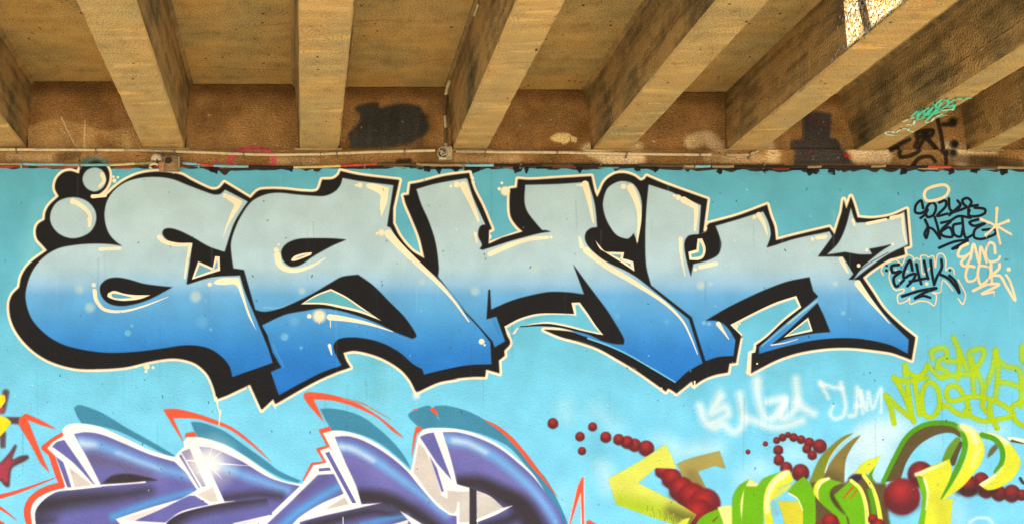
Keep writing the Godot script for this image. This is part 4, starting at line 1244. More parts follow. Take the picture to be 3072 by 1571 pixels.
func paint_upper() -> Image:
	var cv := Canvas.new()
	upper_canvas = cv
	cv.setup(-180, 170, 3252, 512, 2048, FRAMES)
	var base := c8(154, 116, 72)
	for p in cv.w * cv.h:
		cv.buf[p * 3] = base.r8
		cv.buf[p * 3 + 1] = base.g8
		cv.buf[p * 3 + 2] = base.b8
	cv.frame = [0.0, 0.0, 1.0]
	var r2 := RandomNumberGenerator.new()
	r2.seed = 15
	for i in 170:
		var x := r2.randf_range(-180, 3252)
		var y := r2.randf_range(190, 500)
		cv.stroke("%f,%f %f,%f" % [x, y, x + r2.randf_range(-60, 60), y + r2.randf_range(-20, 30)], c8(120, 84, 42) if r2.randf() < 0.5 else c8(176, 140, 88), r2.randf_range(20, 70), -1, 18.0, r2.randf_range(0.15, 0.5))
	# darker band under the slab
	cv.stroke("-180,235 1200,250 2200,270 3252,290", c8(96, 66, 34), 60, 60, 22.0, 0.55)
	# left bay, worn lower half
	cv.poly("C1 !170,905 400,852 600,892 750,930 !965,905 !1040,1085 !170,1085", c8(196, 158, 104), 4.0, 0.8)
	cv.stroke("C1 720,1010 800,1050", c8(140, 100, 56), 90, 60, 16.0, 0.6)
	cv.stroke("C1 900,960 920,1060", c8(214, 180, 126), 40, 60, 12.0, 0.6)
	cv.stroke("C1 430,835 470,920 520,1020 560,1068", c8(226, 200, 160), 10, 8, 1.5)
	cv.stroke("C1 605,860 600,960 602,1062", c8(222, 194, 150), 8, 14, 1.5)
	cv.stroke("C1 1400,1030 1550,960 1900,940 2160,1060", c8(188, 146, 90), 130, 100, 40.0, 0.4)
	# grey patches over old paint
	part_id(cv, "grey_paint_patch", "rounded dark grey paint patch in the third bay")
	cv.poly("C2 100,772 180,737 !275,725 !282,775 400,742 520,742 595,770 !590,800 640,835 !628,860 652,900 !640,930 620,962 520,1022 400,1052 200,1066 60,1062 !70,1040 !48,960 130,880 145,825", c8(64, 63, 60), 2.6)
	for i in 14: cv.stroke("C2 %f,%f %f,%f" % [110 + i * 38, 800, 90 + i * 38, 1040], c8(84, 80, 74) if i % 3 == 0 else c8(56, 55, 52), 22, 40, 8.0, 0.25)
	part_id(cv, "cream_paint_patch", "small cream fan shaped paint patch in the fourth bay")
	cv.poly("C2 1540,992 1570,965 !1600,950 1680,955 !1700,975 1740,988 !1738,1022 !1690,1015 !1640,1042 !1620,1020 1580,1018", c8(236, 204, 142), 0.8)
	cv.stroke("C2 1690,990 1694,1016", c8(110, 84, 50), 6)
	part_id(cv, "grey_paint_patch", "stepped dark grey paint patch with red flecks in the sixth bay")
	cv.poly("C3 !910,812 1000,796 !1122,810 !1112,990 1160,1000 !1182,1030 !1192,1100 1250,1150 !1292,1196 !830,1200 !832,1100 !818,1010 !912,1000", c8(70, 65, 63), 3.5)
	for d in ["C3 960,850 985,840", "C3 1020,880 1030,890", "C3 1120,870 1118,890", "C3 930,1120 965,1090", "C3 1070,900 1080,905"]: cv.stroke(d, c8(150, 40, 44), 14, 8, 2.0, 0.8)
	for i in 9: cv.stroke("C3 850,%f 1170,%f" % [1030 + i * 18, 1034 + i * 18], c8(112, 102, 94) if i % 2 else c8(72, 66, 62), 14, 20, 7.0, 0.2)
	part_id(cv, "red_paint_mark")
	cv.stroke("C3 1205,1132 1250,1150 1312,1166", c8(206, 40, 36), 22, 10, 1.5)
	cv.id = 0
	# pale worn patches near the ledge
	for a in [["C2 1830,1080 2000,1170 2180,1160", 110, 0.7], ["C2 1840,1080 2200,1050", 60, 0.6], ["C3 90,1020 200,990 280,1050", 110, 0.55], ["C3 650,1030 680,1150", 90, 0.5], ["C3 1290,1140 1500,1140", 100, 0.85], ["C3 1240,1100 1520,1105", 30, 0.7], ["C3 1990,1100 2060,1160", 110, 0.55],
			["C3 2120,1112 2310,1112", 24, 0.8], ["C3 200,1150 640,1160", 70, 0.35], ["C3 1960,1050 2110,1090", 90, 0.4], ["C2 860,1170 1300,1160", 60, 0.3], ["C1 2000,1170 2300,1170", 60, 0.3], ["C1 60,1140 380,1150", 60, 0.35]]:
		cv.stroke(a[0], c8(234, 208, 164), a[1], -1, 12.0, minf(0.92, a[2] * 1.3))
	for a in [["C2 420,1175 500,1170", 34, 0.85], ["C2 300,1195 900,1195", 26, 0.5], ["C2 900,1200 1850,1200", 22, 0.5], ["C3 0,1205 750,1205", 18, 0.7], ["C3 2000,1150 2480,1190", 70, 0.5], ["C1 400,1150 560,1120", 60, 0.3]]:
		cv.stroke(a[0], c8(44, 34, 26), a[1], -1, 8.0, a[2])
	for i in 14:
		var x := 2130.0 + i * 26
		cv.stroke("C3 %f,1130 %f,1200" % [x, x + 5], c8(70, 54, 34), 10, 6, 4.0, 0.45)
	for i in 160:
		var px := r2.randf_range(-170, 3240)
		var py := r2.randf_range(330, 498)
		cv.stroke("G %f,%f %f,%f" % [px, py, px + r2.randf_range(-8, 8), py + r2.randf_range(-3, 5)], c8(236, 214, 172) if r2.randf() < 0.6 else c8(60, 42, 26), r2.randf_range(1.5, 4), -1, 1.0, r2.randf_range(0.3, 0.8))
	part_id(cv, "pink_spray_mark", "hazy pink arch sprayed above the wall edge")
	cv.stroke("C1 1680,1200 1690,1140 1770,1085 1900,1075 1990,1130 2000,1200", c8(206, 66, 96), 44, 40, 10.0, 0.75)
	cv.stroke("C1 1560,1195 1590,1170", c8(214, 70, 100), 30, 12, 5.0, 0.8)
	cv.stroke("C1 1590,1206 1990,1212", c8(206, 76, 92), 22, 16, 6.0, 0.6)
	part_id(cv, "dark_overspray", "haze of blue and black paint above the bubbles")
	cv.stroke("C1 610,1180 680,1165 760,1175", c8(64, 130, 140), 50, 40, 12.0, 0.7)
	cv.stroke("C1 640,1210 700,1185 740,1215", black, 36, 30, 10.0, 0.8)
	part_id(cv, "black_spray_tag", "thick smudged black handwriting in the last bay")
	var k := c8(38, 34, 28)
	for a in ["C3 1540,1092 1620,1040 1700,1000", "C3 1610,1060 1610,1140 1730,1110 1790,1020 1830,950", "C3 1750,960 1760,1000 1740,1050", "C3 1760,945 1870,935 1860,970 1780,980", "C3 1800,960 1880,1050 1945,1120 1935,980 1905,850", "C3 1950,890 2030,890", "C3 1700,1205 1750,1150 1830,1140 1865,1175", "C3 1945,1110 1945,1190"]:
		cv.stroke(a, k, 31, 26, 4.0, 0.9)
	cv.dots("C3 2030,1035", k, 30, 6.0)
	cv.dots("C3 1995,1108 2020,870", k, 30, 8.0)
	cv.id = 0
	var m1 := noise(0.012, 51, 4).get_image(cv.w, cv.h).get_data()
	var m2 := noise(0.2, 52, 3).get_image(cv.w, cv.h).get_data()
	return cv.finish(0.8, [m1, m2], 0.0013)
# ------------------------------------------------------------------ the place
const BEAMS := [[-2800, -2670], [-2330, -2200], [-1850, -1725], [-1390, -1265], [-950, -825], [-510, -385], [-53, 72], [424, 552], [898, 1017], [1360, 1465], [1783, 1897], [2191, 2294], [2581, 2663], [2921, 3003], [3260, 3345], [3600, 3690], [3960, 4050], [4340, 4440]]
const BACK := -0.05          # plane of the rough panels behind the beams
const DECK_END := 5.3

func beam_foot(px: float) -> float: return wy(439.0 + px * 0.0035)
func slab_foot(px: float) -> float: return wy(228.0 + px * 0.018)

func _ready() -> void:
	rng.seed = 4
	# camera: the wall square on, the lens shifted up and to the right
	var cam := Camera3D.new()
	cam.name = "camera"
	cam.projection = Camera3D.PROJECTION_FRUSTUM
	cam.near = 0.1
	cam.far = 1500.0
	var per := S / DIST * cam.near
	cam.size = 1571.0 * per
	cam.frustum_offset = Vector2((1536.0 - 905.0) * per, (1505.0 - 785.5) * per)
	add_child(cam)
	cam.position = Vector3(0, EYE, DIST)
	cam.current = true
	# sky, sun, exposure
	var env := Environment.new()
	env.background_mode = Environment.BG_SKY
	var sky := Sky.new()
	var sm := ProceduralSkyMaterial.new()
	sm.sky_top_color = Color(0.42, 0.58, 0.80)
	sm.sky_horizon_color = Color(0.80, 0.86, 0.92)
	sm.sky_curve = 0.12
	sm.ground_horizon_color = Color(0.62, 0.58, 0.50)
	sm.ground_bottom_color = Color(0.40, 0.35, 0.28)
	sm.sun_angle_max = 1.0
	sky.sky_material = sm
	env.sky = sky
	env.background_energy_multiplier = 0.6
	env.tonemap_mode = Environment.TONE_MAPPER_LINEAR
	env.tonemap_exposure = 7.0
	env.sdfgi_enabled = true
	env.ssao_enabled = true
	env.ssil_enabled = true
	var we := WorldEnvironment.new()
	we.name = "environment"
	we.environment = env
	add_child(we)
	var sun := DirectionalLight3D.new()
	sun.name = "sun"
	sun.light_energy = 1.6
	sun.light_color = Color(1.0, 0.95, 0.86)
	sun.light_angular_distance = 0.5
	sun.shadow_enabled = true
	add_child(sun)
	sun.look_at_from_position(Vector3(-0.7, 0.8, 0.85) * 50.0, Vector3.ZERO, Vector3.FORWARD)

	make_concrete()
	build_ground()
	build_wall()
	build_deck()
	build_conduits()
	build_lamp()
	build_junction()

func structure(called: String, mesh: Mesh, m: Material) -> void:
	var o := obj(called, mesh, m, self)
	o.set_meta("kind", "structure")

func build_ground() -> void:
	var st := begin()
	quad(st, Vector3(-400, 0, -400), Vector3(400, 0, -400), Vector3(400, 0, 400), Vector3(-400, 0, 400))
	var g := concrete(lin(0.45, 0.39, 0.28), 0.13)
	structure("ground", done(st), g)

func build_wall() -> void:
	var front := paint_wall()
	var wall := thing("abutment_wall", "long concrete wall under the bridge covered in blue painted lettering", "wall")
	# one sheet of paint, held in two textures
	var mats := []
	var bump := noise(0.2, 61, 3).get_image(2048, 724)
	var grain := bump.get_data()
	for y in 724:     # the render coat is coarser towards the foot of the wall
		var f := lerpf(0.14, 0.65, smoothstep(200.0, 480.0, y))
		for x in 2048:
			var i := y * 2048 + x
			grain[i] = clampi(128 + int((grain[i] - 128) * f), 0, 255)
	bump = Image.create_from_data(2048, 724, false, Image.FORMAT_L8, grain)
	for half in 2:
		var m := flat(Color.WHITE, 0.7)
		var hw := wall_canvas.w / 2
		m.albedo_texture = ImageTexture.create_from_image(front.get_region(Rect2i(hw * half, 0, hw, wall_canvas.h)))
		m.texture_repeat = false
		m.metallic_specular = 0.25
		m.normal_enabled = true
		m.normal_texture = normal_from(bump.get_region(Rect2i(1024 * half, 0, 1024, 724)), 3.2)
		m.normal_scale = 0.8
		mats.append(m)
	var cv := wall_canvas
	var plain := concrete(c8(104, 190, 224), 0.3)
	var base_grey := concrete(c8(116, 118, 118), 0.3)
	var top := wy(499.0)
	# the body of the wall, its painted face and the plainly painted face round it
	var st := begin()
	box(st, Vector3(-10, -0.5, -0.7), Vector3(11, top, -0.004), 0.0)
	obj("wall_body", done(st), concrete(lin(0.34, 0.25, 0.15)), wall)
	var row := int(ceil((499.0 - cv.y0) * cv.k))
	obj("painted_face", rect_mesh(cv, [[0, cv.w, row, cv.h]], 0.0, mats), null, wall)
	var lo := wy(cv.y0 + cv.h / cv.k)
	var x0 := wx(cv.x0)
	var x1 := wx(cv.x0 + cv.w / cv.k)
	st = begin()
	quad(st, Vector3(-10, lo, 0), Vector3(-10, top, 0), Vector3(x0, top, 0), Vector3(x0, lo, 0))
	quad(st, Vector3(x1, lo, 0), Vector3(x1, top, 0), Vector3(11, top, 0), Vector3(11, lo, 0))
	obj("plain_painted_face", done(st), plain, wall)
	st = begin()
	quad(st, Vector3(-10, 0, 0), Vector3(-10, lo, 0), Vector3(11, lo, 0), Vector3(11, 0, 0))
	obj("grey_rolled_foot", done(st), base_grey, wall)
	for y in range(0, row):
		for x in cv.w: cv.ids[y * cv.w + x] = 0
	lay_sheets(cv, 0.0, mats, wall, 1)

func lay_sheets(cv: Canvas, z: float, mats: Array, root: Node3D, first: int) -> void:
	var meshes := sheets(cv, z, mats)
	var nodes := {}
	for v in parts:
		if v < first or not meshes.has(v): continue
		var p: Array = parts[v]
		var parent: Node = root
		if p[2] > 0 and nodes.has(p[2]): parent = nodes[p[2]]
		nodes[v] = obj(p[0], meshes[v], null, parent, p[1])

func build_deck() -> void:
	var first := parts.size() + 1
	var im := paint_upper()
	var cv := upper_canvas
	var deck := thing("bridge_deck", "tan concrete bridge deck with parallel beams overhead", "bridge")
	var rough := flat(Color.WHITE, 0.95)
	rough.albedo_texture = ImageTexture.create_from_image(im)
	rough.texture_repeat = false
	rough.metallic_specular = 0.2
	rough.normal_enabled = true
	rough.normal_texture = normal_from(noise(0.3, 63, 3).get_image(2048, cv.h), 9.0)
	rough.normal_scale = 0.42
	var wob := noise(0.02, 71, 3)
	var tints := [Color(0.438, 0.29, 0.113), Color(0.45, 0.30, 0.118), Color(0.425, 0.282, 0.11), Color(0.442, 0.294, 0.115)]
	var slab_m := concrete(lin(0.475, 0.305, 0.105), 0.27, false, Vector3(0.3, 0.1, 0.7), "slab")
	var beam_ms := []
	var side_ms := []
	for i in 4:
		var off := Vector3(0.21 * i, 0.37 * i, 0.13 * i)
		beam_ms.append(concrete(lin(tints[i].r, tints[i].g, tints[i].b), 0.3, false, off, "soffit"))
		side_ms.append(concrete(lin(tints[i].r * 0.75, tints[i].g * 0.73, tints[i].b * 0.72), 0.34, false, off, "side"))  # side faces: darker copy of the soffit tint, shade put into the colour
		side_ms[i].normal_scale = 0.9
	# rough end panels
	var ledge_py := 447.0
	for i in BEAMS.size() - 1:
		var a: float = BEAMS[i][1] + 3.0
		var b: float = BEAMS[i + 1][0] - 3.0
		var mid := (a + b) * 0.5
		var seen := a < 3252 and b > -180
		var top := slab_foot(mid) - 0.007
		var low := wy(ledge_py)
		if seen:
			var ta := maxf(a, -180)
			var tb := minf(b, 3252)
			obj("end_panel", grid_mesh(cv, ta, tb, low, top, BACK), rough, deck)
			if ta > a: obj("end_panel", side_panel(a, ta, low, top), concrete(lin(0.30, 0.20, 0.10), 0.3, true), deck)
			if tb < b: obj("end_panel", side_panel(tb, b, low, top), concrete(lin(0.30, 0.20, 0.10), 0.3, true), deck)
		else:
			obj("end_panel", side_panel(a, b, low, top), concrete(lin(0.30, 0.20, 0.10), 0.3, true), deck)
	var st := begin()
	box(st, Vector3(-10, wy(499.0) + 0.002, -0.7), Vector3(11, wy(180.0), BACK - 0.06))
	obj("end_wall_core", done(st), concrete(lin(0.3, 0.21, 0.11)), deck)
	# bearing band between the beams and the painted wall
	var bz := BACK + 0.032
	var brow := [int((ledge_py - cv.y0) * cv.k), cv.h - 2]
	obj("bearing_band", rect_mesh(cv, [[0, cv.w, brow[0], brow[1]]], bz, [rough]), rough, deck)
	var by0 := wy(cv.y0 + brow[1] / cv.k)
	var by1 := wy(cv.y0 + brow[0] / cv.k)
	st = begin()
	quad(st, Vector3(-10, by0, bz), Vector3(-10, by1, bz), Vector3(wx(-180), by1, bz), Vector3(wx(-180), by0, bz))
	quad(st, Vector3(wx(3252), by0, bz), Vector3(wx(3252), by1, bz), Vector3(11, by1, bz), Vector3(11, by0, bz))
	quad(st, Vector3(-10, by1, bz), Vector3(-10, by1, BACK - 0.01), Vector3(11, by1, BACK - 0.01), Vector3(11, by1, bz))
	obj("bearing_band", done(st), concrete(lin(0.34, 0.25, 0.14)), deck)
	# paint on panels and band: the band's share and the panels' share are kept apart
	var panel_ids := cv.ids.duplicate()
	for y in cv.h:
		for x in cv.w:
			if y < brow[0]:
				cv.ids[y * cv.w + x] = 0
	lay_sheets(cv, bz, [rough], deck, first)
	for y in cv.h:
		for x in cv.w: cv.ids[y * cv.w + x] = panel_ids[y * cv.w + x] if y < brow[0] else 0
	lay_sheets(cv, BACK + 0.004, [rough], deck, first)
	var pad_m := concrete(lin(0.46, 0.33, 0.16), 0.9, true)
	# beams
	var tagged: MeshInstance3D
	for i in BEAMS.size():
		var l := wx(BEAMS[i][0])
		var r := wx(BEAMS[i][1])
		var y := beam_foot(BEAMS[i][0])
		var yl := slab_foot(BEAMS[i][0] - 180.0)
		var yr := slab_foot(BEAMS[i][1] + 180.0)
		var t := 0.038
		var hn := 0.022
		var c := 0.01
		var tl: float = {2581: 0.11, 2191: 0.0, 1783: 0.046, 2921: 0.06}.get(BEAMS[i][0], 0.036)
		var hl := 0.0 if BEAMS[i][0] == 2191 else hn
		var prof := [Vector2(l + c, y), Vector2(r - c, y), Vector2(r, y + c), Vector2(r + t * 0.85, yr - hn), Vector2(r + t + hn * 1.3, yr + 0.012), Vector2(l - tl - hl * 1.3, yl + 0.012), Vector2(l - tl * 0.9, yl - maxf(hl, 0.004)), Vector2(l, y + c)]
		var mesh := loft(prof, [0.004, 0.004, 0.004, 0.002, 0.0, 0.0, 0.002, 0.004], BACK - 0.01, DECK_END - 0.1, 260, wob, i, [0, 1, 7])
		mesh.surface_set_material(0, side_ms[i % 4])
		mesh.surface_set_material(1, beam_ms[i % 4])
		var o := obj("beam", mesh, null, deck)
		st = begin()
		box(st, Vector3(l - 0.015 - 0.01 * (i % 3), wy(447.5), BACK - 0.03), Vector3(r + 0.02 + 0.012 * (i % 2), y - 0.001, bz + 0.004 + 0.004 * (i % 3)), 0.003)
		obj("mortar_pad", done(st), pad_m, deck)
		if BEAMS[i][0] == 2581: tagged = o
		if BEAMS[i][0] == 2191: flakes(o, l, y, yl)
	# slab over each bay; the one by the sunlit beam has an open slot at its edge
	for i in BEAMS.size() - 1:
		var a := wx((BEAMS[i][0] + BEAMS[i][1]) * 0.5)
		var b := wx((BEAMS[i + 1][0] + BEAMS[i + 1][1]) * 0.5)
		var y := slab_foot((BEAMS[i][1] + BEAMS[i + 1][0]) * 0.5)
		st = begin()
		if BEAMS[i + 1][0] == 2191:
			# unseen gap added here, ends and bar shaped to form the beam's sun patch
			var edge := wx(2191)
			var s0 := edge - 0.505
			box(st, Vector3(a, y, -0.7), Vector3(s0, y + 0.2, DECK_END))
			box(st, Vector3(edge + 0.012, y, -0.7), Vector3(b, y + 0.2, DECK_END))
			prism(st, [[s0, -0.7], [edge + 0.012, -0.7], [edge + 0.012, 1.197], [s0, 1.907]], y, y + 0.2)
			prism(st, [[s0, 2.103], [edge + 0.012, 1.306], [edge + 0.012, 1.356], [s0, 2.153]], y - 0.001, y + 0.02)
			prism(st, [[s0, 3.6], [edge + 0.012, 3.6], [edge + 0.012, DECK_END], [s0, DECK_END]], y, y + 0.2)
		else:
			box(st, Vector3(a, y, -0.7), Vector3(b, y + 0.2, DECK_END))
		obj("slab", done(st), slab_m, deck)
	for e in [[wx(-2735) - 0.6, wx(-2735)], [wx(4390), wx(4390) + 0.6]]:
		st = begin()
		box(st, Vector3(e[0], wy(300), -0.7), Vector3(e[1], wy(300) + 0.9, DECK_END))
		obj("parapet", done(st), slab_m, deck)
	beam_tag(tagged)

func prism(st: SurfaceTool, p: Array, y0: float, y1: float) -> void:
	var n := p.size()
	for i in n:
		var a: Array = p[i]
		var b: Array = p[(i + 1) % n]
		quad(st, Vector3(a[0], y0, a[1]), Vector3(a[0], y1, a[1]), Vector3(b[0], y1, b[1]), Vector3(b[0], y0, b[1]))
	quad(st, Vector3(p[0][0], y0, p[0][1]), Vector3(p[1][0], y0, p[1][1]), Vector3(p[2][0], y0, p[2][1]), Vector3(p[3][0], y0, p[3][1]))
	quad(st, Vector3(p[3][0], y1, p[3][1]), Vector3(p[2][0], y1, p[2][1]), Vector3(p[1][0], y1, p[1][1]), Vector3(p[0][0], y1, p[0][1]))

func grid_mesh(cv: Canvas, pa: float, pb: float, low: float, top: float, z: float) -> ArrayMesh:
	var ca := (pa - cv.x0) * cv.k
	var cb := (pb - cv.x0) * cv.k
	var r0 := (1505.0 - (top - EYE) / S - cv.y0) * cv.k
	var r1 := (1505.0 - (low - EYE) / S - cv.y0) * cv.k
	return rect_mesh(cv, [[ca, cb, r0, r1]], z, [null])

func side_panel(pa: float, pb: float, low: float, top: float) -> ArrayMesh:
	var st := begin()
	quad(st, Vector3(wx(pa), low, BACK), Vector3(wx(pa), top, BACK), Vector3(wx(pb), top, BACK), Vector3(wx(pb), low, BACK))
	return done(st)

# pale flecks added on the beam side to whiten its sun patch
func flakes(beam: MeshInstance3D, x: float, y0: float, y1: float) -> void:
	var r2 := RandomNumberGenerator.new()
	r2.seed = 23
	var st := begin()
	var patchy := noise(2.2, 91, 2)
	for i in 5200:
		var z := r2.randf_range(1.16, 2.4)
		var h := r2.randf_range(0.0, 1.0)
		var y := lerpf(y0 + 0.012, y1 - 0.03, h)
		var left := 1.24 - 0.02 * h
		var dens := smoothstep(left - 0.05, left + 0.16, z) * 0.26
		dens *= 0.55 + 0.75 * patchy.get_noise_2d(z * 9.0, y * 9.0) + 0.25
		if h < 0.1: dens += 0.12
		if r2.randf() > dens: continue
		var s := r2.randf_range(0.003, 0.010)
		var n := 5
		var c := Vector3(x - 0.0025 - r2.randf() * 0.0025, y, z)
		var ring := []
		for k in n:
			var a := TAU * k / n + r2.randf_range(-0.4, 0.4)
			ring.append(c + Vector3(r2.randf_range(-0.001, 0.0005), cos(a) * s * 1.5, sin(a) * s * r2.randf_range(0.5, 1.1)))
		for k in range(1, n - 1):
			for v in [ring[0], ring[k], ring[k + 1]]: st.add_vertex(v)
	var o := obj("peeling_paint", done(st), flat(lin(0.33, 0.28, 0.21), 0.8), beam, "pale flakes added to whiten the sunlit patch")
	o.set_meta("kind", "stuff")

# chalky handwriting on the underside of one beam, as thin paint strokes
func beam_tag(beam: MeshInstance3D) -> void:
	var y := beam_foot(2581) - 0.004
	var mint := flat(c8(70, 196, 160), 0.8)
	var chalk := flat(c8(196, 214, 190), 0.8)
	var strokes := [
		[chalk, "3.748,0.239 3.698,0.250 3.671,0.293 3.698,0.303 3.745,0.272 3.737,0.335 3.773,0.345 3.809,0.303 3.842,0.293"], [chalk, "3.680,0.447 3.687,0.486 3.699,0.506"], [chalk, "3.732,0.406 3.773,0.396 3.734,0.467"],
		[mint, "3.677,0.525 3.654,0.621 3.737,0.486"], [mint, "3.723,0.506 3.673,0.640 3.765,0.506 3.701,0.658 3.793,0.525"], [mint, "3.763,0.545 3.680,0.722 3.793,0.583"], [mint, "3.790,0.564 3.714,0.731 3.720,0.767 3.779,0.695 3.775,0.621 3.840,0.621"],
		[mint, "3.734,0.467 3.768,0.525 3.804,0.602 3.851,0.640"], [mint, "3.700,0.564 3.754,0.593 3.792,0.676"], [mint, "3.771,0.695 3.761,0.776 3.808,0.776 3.843,0.781"], [mint, "3.842,0.525 3.863,0.554"], [mint, "3.813,0.658 3.799,0.722 3.856,0.621"], [mint, "3.743,0.525 3.704,0.676 3.688,0.767"], [chalk, "3.818,0.447 3.840,0.457 3.817,0.525 3.831,0.564"], [chalk, "3.791,0.621 3.843,0.640"], [mint, "3.684,0.564 3.685,0.658"], [mint, "3.800,0.467 3.746,0.640"]]
	var stm := begin()
	var lift := 0.0
	for s in strokes:
		var pts := []
		for t in s[1].split(" "):
			var q: PackedStringArray = t.split(",")
			pts.append(Vector3(float(q[0]), y - lift, float(q[1])))
		lift += 0.0004
		var st: SurfaceTool = stm if s[0] == mint else begin()
		for i in pts.size() - 1:
			var d: Vector3 = (pts[i + 1] - pts[i]).normalized()
			var n := Vector3(-d.z, 0, d.x) * 0.0062
			var e := d * 0.006
			quad(st, pts[i] - e - n, pts[i] - e + n, pts[i + 1] + e + n, pts[i + 1] + e - n)
			lift += 0.00005
		if s[0] == chalk: obj("chalk_stroke", done(st), chalk, beam)
	obj("mint_spray_tag", done(stm), mint, beam, "mint green scribbled handwriting on the beam's underside")

func path3(text: String, z: float) -> Array:
	var out := []
	for t in text.split(" "):
		var q := t.split(",")
		out.append(Vector3(wx(float(q[0])), wy(float(q[1])), z))
	return out

func build_conduits() -> void:
	var pale := concrete(lin(0.62, 0.52, 0.33), 1.3)
	var grey := concrete(lin(0.42, 0.34, 0.22), 1.3)
	var dark := concrete(lin(0.16, 0.11, 0.06), 1.3)
	var clip_m := flat(lin(0.16, 0.12, 0.08), 0.6)
	clip_m.metallic = 0.4
	var z := BACK + 0.032 + 0.013
	# upper run
	var up := thing("cable_conduit", "thin pale conduit running just under the beams above the painted wall", "conduit")
	for run in [["-700,452 -300,450 0,448 200,449 372,450", pale], ["374,449.5 450,451 521,454", grey], ["525,454 640,458 760,463 860,463.5 960,462", pale], ["962,462 1024,459 1140,455 1305,451", pale], ["1368,453.5 1454,455", grey], ["1458,455 1700,457 1870,461 2048,463 2134,464", pale], ["2180,464 2248,464 2262,458 2276,453", grey]]:
		obj("pipe", tube_mesh(path3(run[0], z), 0.0095), run[1], up)
	for px in [47, 286, 523, 730, 1010, 1213, 1456, 1672, 1880, 2100, 2250]:
		var at := 448.0
		for q in [[286, 449], [523, 454], [730, 462], [1010, 460], [1213, 453], [1456, 455], [1672, 457], [1880, 461], [2100, 463.6], [2250, 464]]:
			if q[0] == px: at = q[1]
		obj("clip", clip_mesh(wx(px), wy(at), z, 0.0125), clip_m, up)
	# lower run, painted over with the wall
	var low := thing("cable_conduit", "thin conduit along the wall's top edge, blotched with old spray paint", "conduit")
	var zz := 0.012
	var cols := [c8(120, 176, 186), c8(206, 190, 130), c8(150, 150, 96), c8(196, 84, 64), c8(130, 190, 204), c8(48, 42, 38), c8(158, 140, 104), c8(196, 80, 58), c8(90, 76, 54)]
	var mats := []
	for c in cols: mats.append(concrete(c, 1.5))
	var seq := [[-700, 494, -200, 494, 5], [-200, 494, 70, 494.5, 6], [70, 494.5, 185, 496, 4], [185, 496, 330, 497, 0], [330, 497, 405, 493, 1], [405, 493, 470, 490, 2],
		[548, 491.5, 590, 494.5, 4], [590, 494.5, 640, 499, 7], [640, 499, 745, 502, 4], [745, 502, 880, 504, 5], [880, 504, 1022, 500, 1], [1022, 499, 1130, 494, 7], [1130, 494.5, 1248, 496, 8], [1248, 493, 1262, 496, 6], [1262, 496, 1390, 498, 6],
		[1394, 498, 1480, 498, 4], [1480, 498, 1625, 498.5, 5], [1625, 498, 1720, 498, 8], [1720, 498, 1915, 499, 5], [1915, 497, 2050, 500, 8], [2050, 500, 2080, 501, 6], [2084, 501, 2130, 501, 4], [2134, 501, 2200, 501.5, 6], [2200, 502, 2420, 503, 5], [2420, 503, 2462, 502, 6], [2462, 503, 2610, 503, 5], [2610, 501, 2655, 500, 6], [2655, 502, 2780, 503, 5], [2780, 502, 2850, 504, 3], [2850, 503, 2990, 505, 8], [2990, 504, 3090, 506, 6], [3090, 506, 3600, 508, 5]]
	for s in seq:
		var st := begin()
		tube(st, [Vector3(wx(s[0]), wy(s[1]), zz), Vector3(wx((s[0] + s[2]) * 0.5), wy((s[1] + s[3]) * 0.5) - 0.0015, zz), Vector3(wx(s[2]) - 0.002, wy(s[3]), zz)], 0.0085, 10)
		obj("pipe", done(st), mats[s[4]], low)
	for px in [63, 240, 595, 1093, 1390, 1560, 1800, 2290]:
		obj("clip", clip_mesh(wx(px), wy(496.0 if px < 500 or px > 1000 else 497.0), zz, 0.0115), mats[0] if px == 595 or px == 63 else clip_m, low)
	# the run up the corner of the fourth beam and out along its top edge
	var cor := thing("corner_conduit", "broken pale and dark conduit climbing the beam's corner from the junction box", "conduit")
	var xz := BACK + 0.016
	for run in [["1340,440 1340,425", pale], ["1340,425 1339.5,378", dark], ["1339.5,378 1337,342", pale], ["1337,342 1338,318 1341,275", dark]]:
		obj("pipe", tube_mesh(path3(run[0], xz), 0.010), run[1], cor)
	var cx := wx(1344) + 0.006
	var cy := slab_foot(1200) - 0.03
	obj("pipe", tube_mesh([Vector3(wx(1340), cy - 0.03, xz), Vector3(wx(1341), cy - 0.008, xz + 0.02), Vector3(wx(1342), cy, xz + 0.12)], 0.011), pale, cor)
	var zs := [0.1, 0.42, 0.78, 0.90, 1.02, 1.07, 1.16, 1.22, 1.36, 1.42, 1.62, 1.66, 2.2, 4.0, 8.0]
	for i in zs.size() - 1:
		obj("pipe", tube_mesh([Vector3(cx, cy, zs[i]), Vector3(cx + 0.002, cy - 0.003, (zs[i] + zs[i + 1]) * 0.5), Vector3(cx, cy, zs[i + 1] - 0.004)], 0.011 if i % 2 else 0.008), pale if i in [3, 5, 7, 9, 11] else dark, cor)

func clip_mesh(x: float, y: float, z: float, r: float) -> ArrayMesh:
	var st := begin()
	tube(st, [Vector3(x - 0.006, y, z), Vector3(x + 0.006, y, z)], r, 12)
	box(st, Vector3(x - 0.006, y - r - 0.014, z - r), Vector3(x + 0.006, y - r * 0.5, z - r + 0.008), 0.001)
	return done(st)

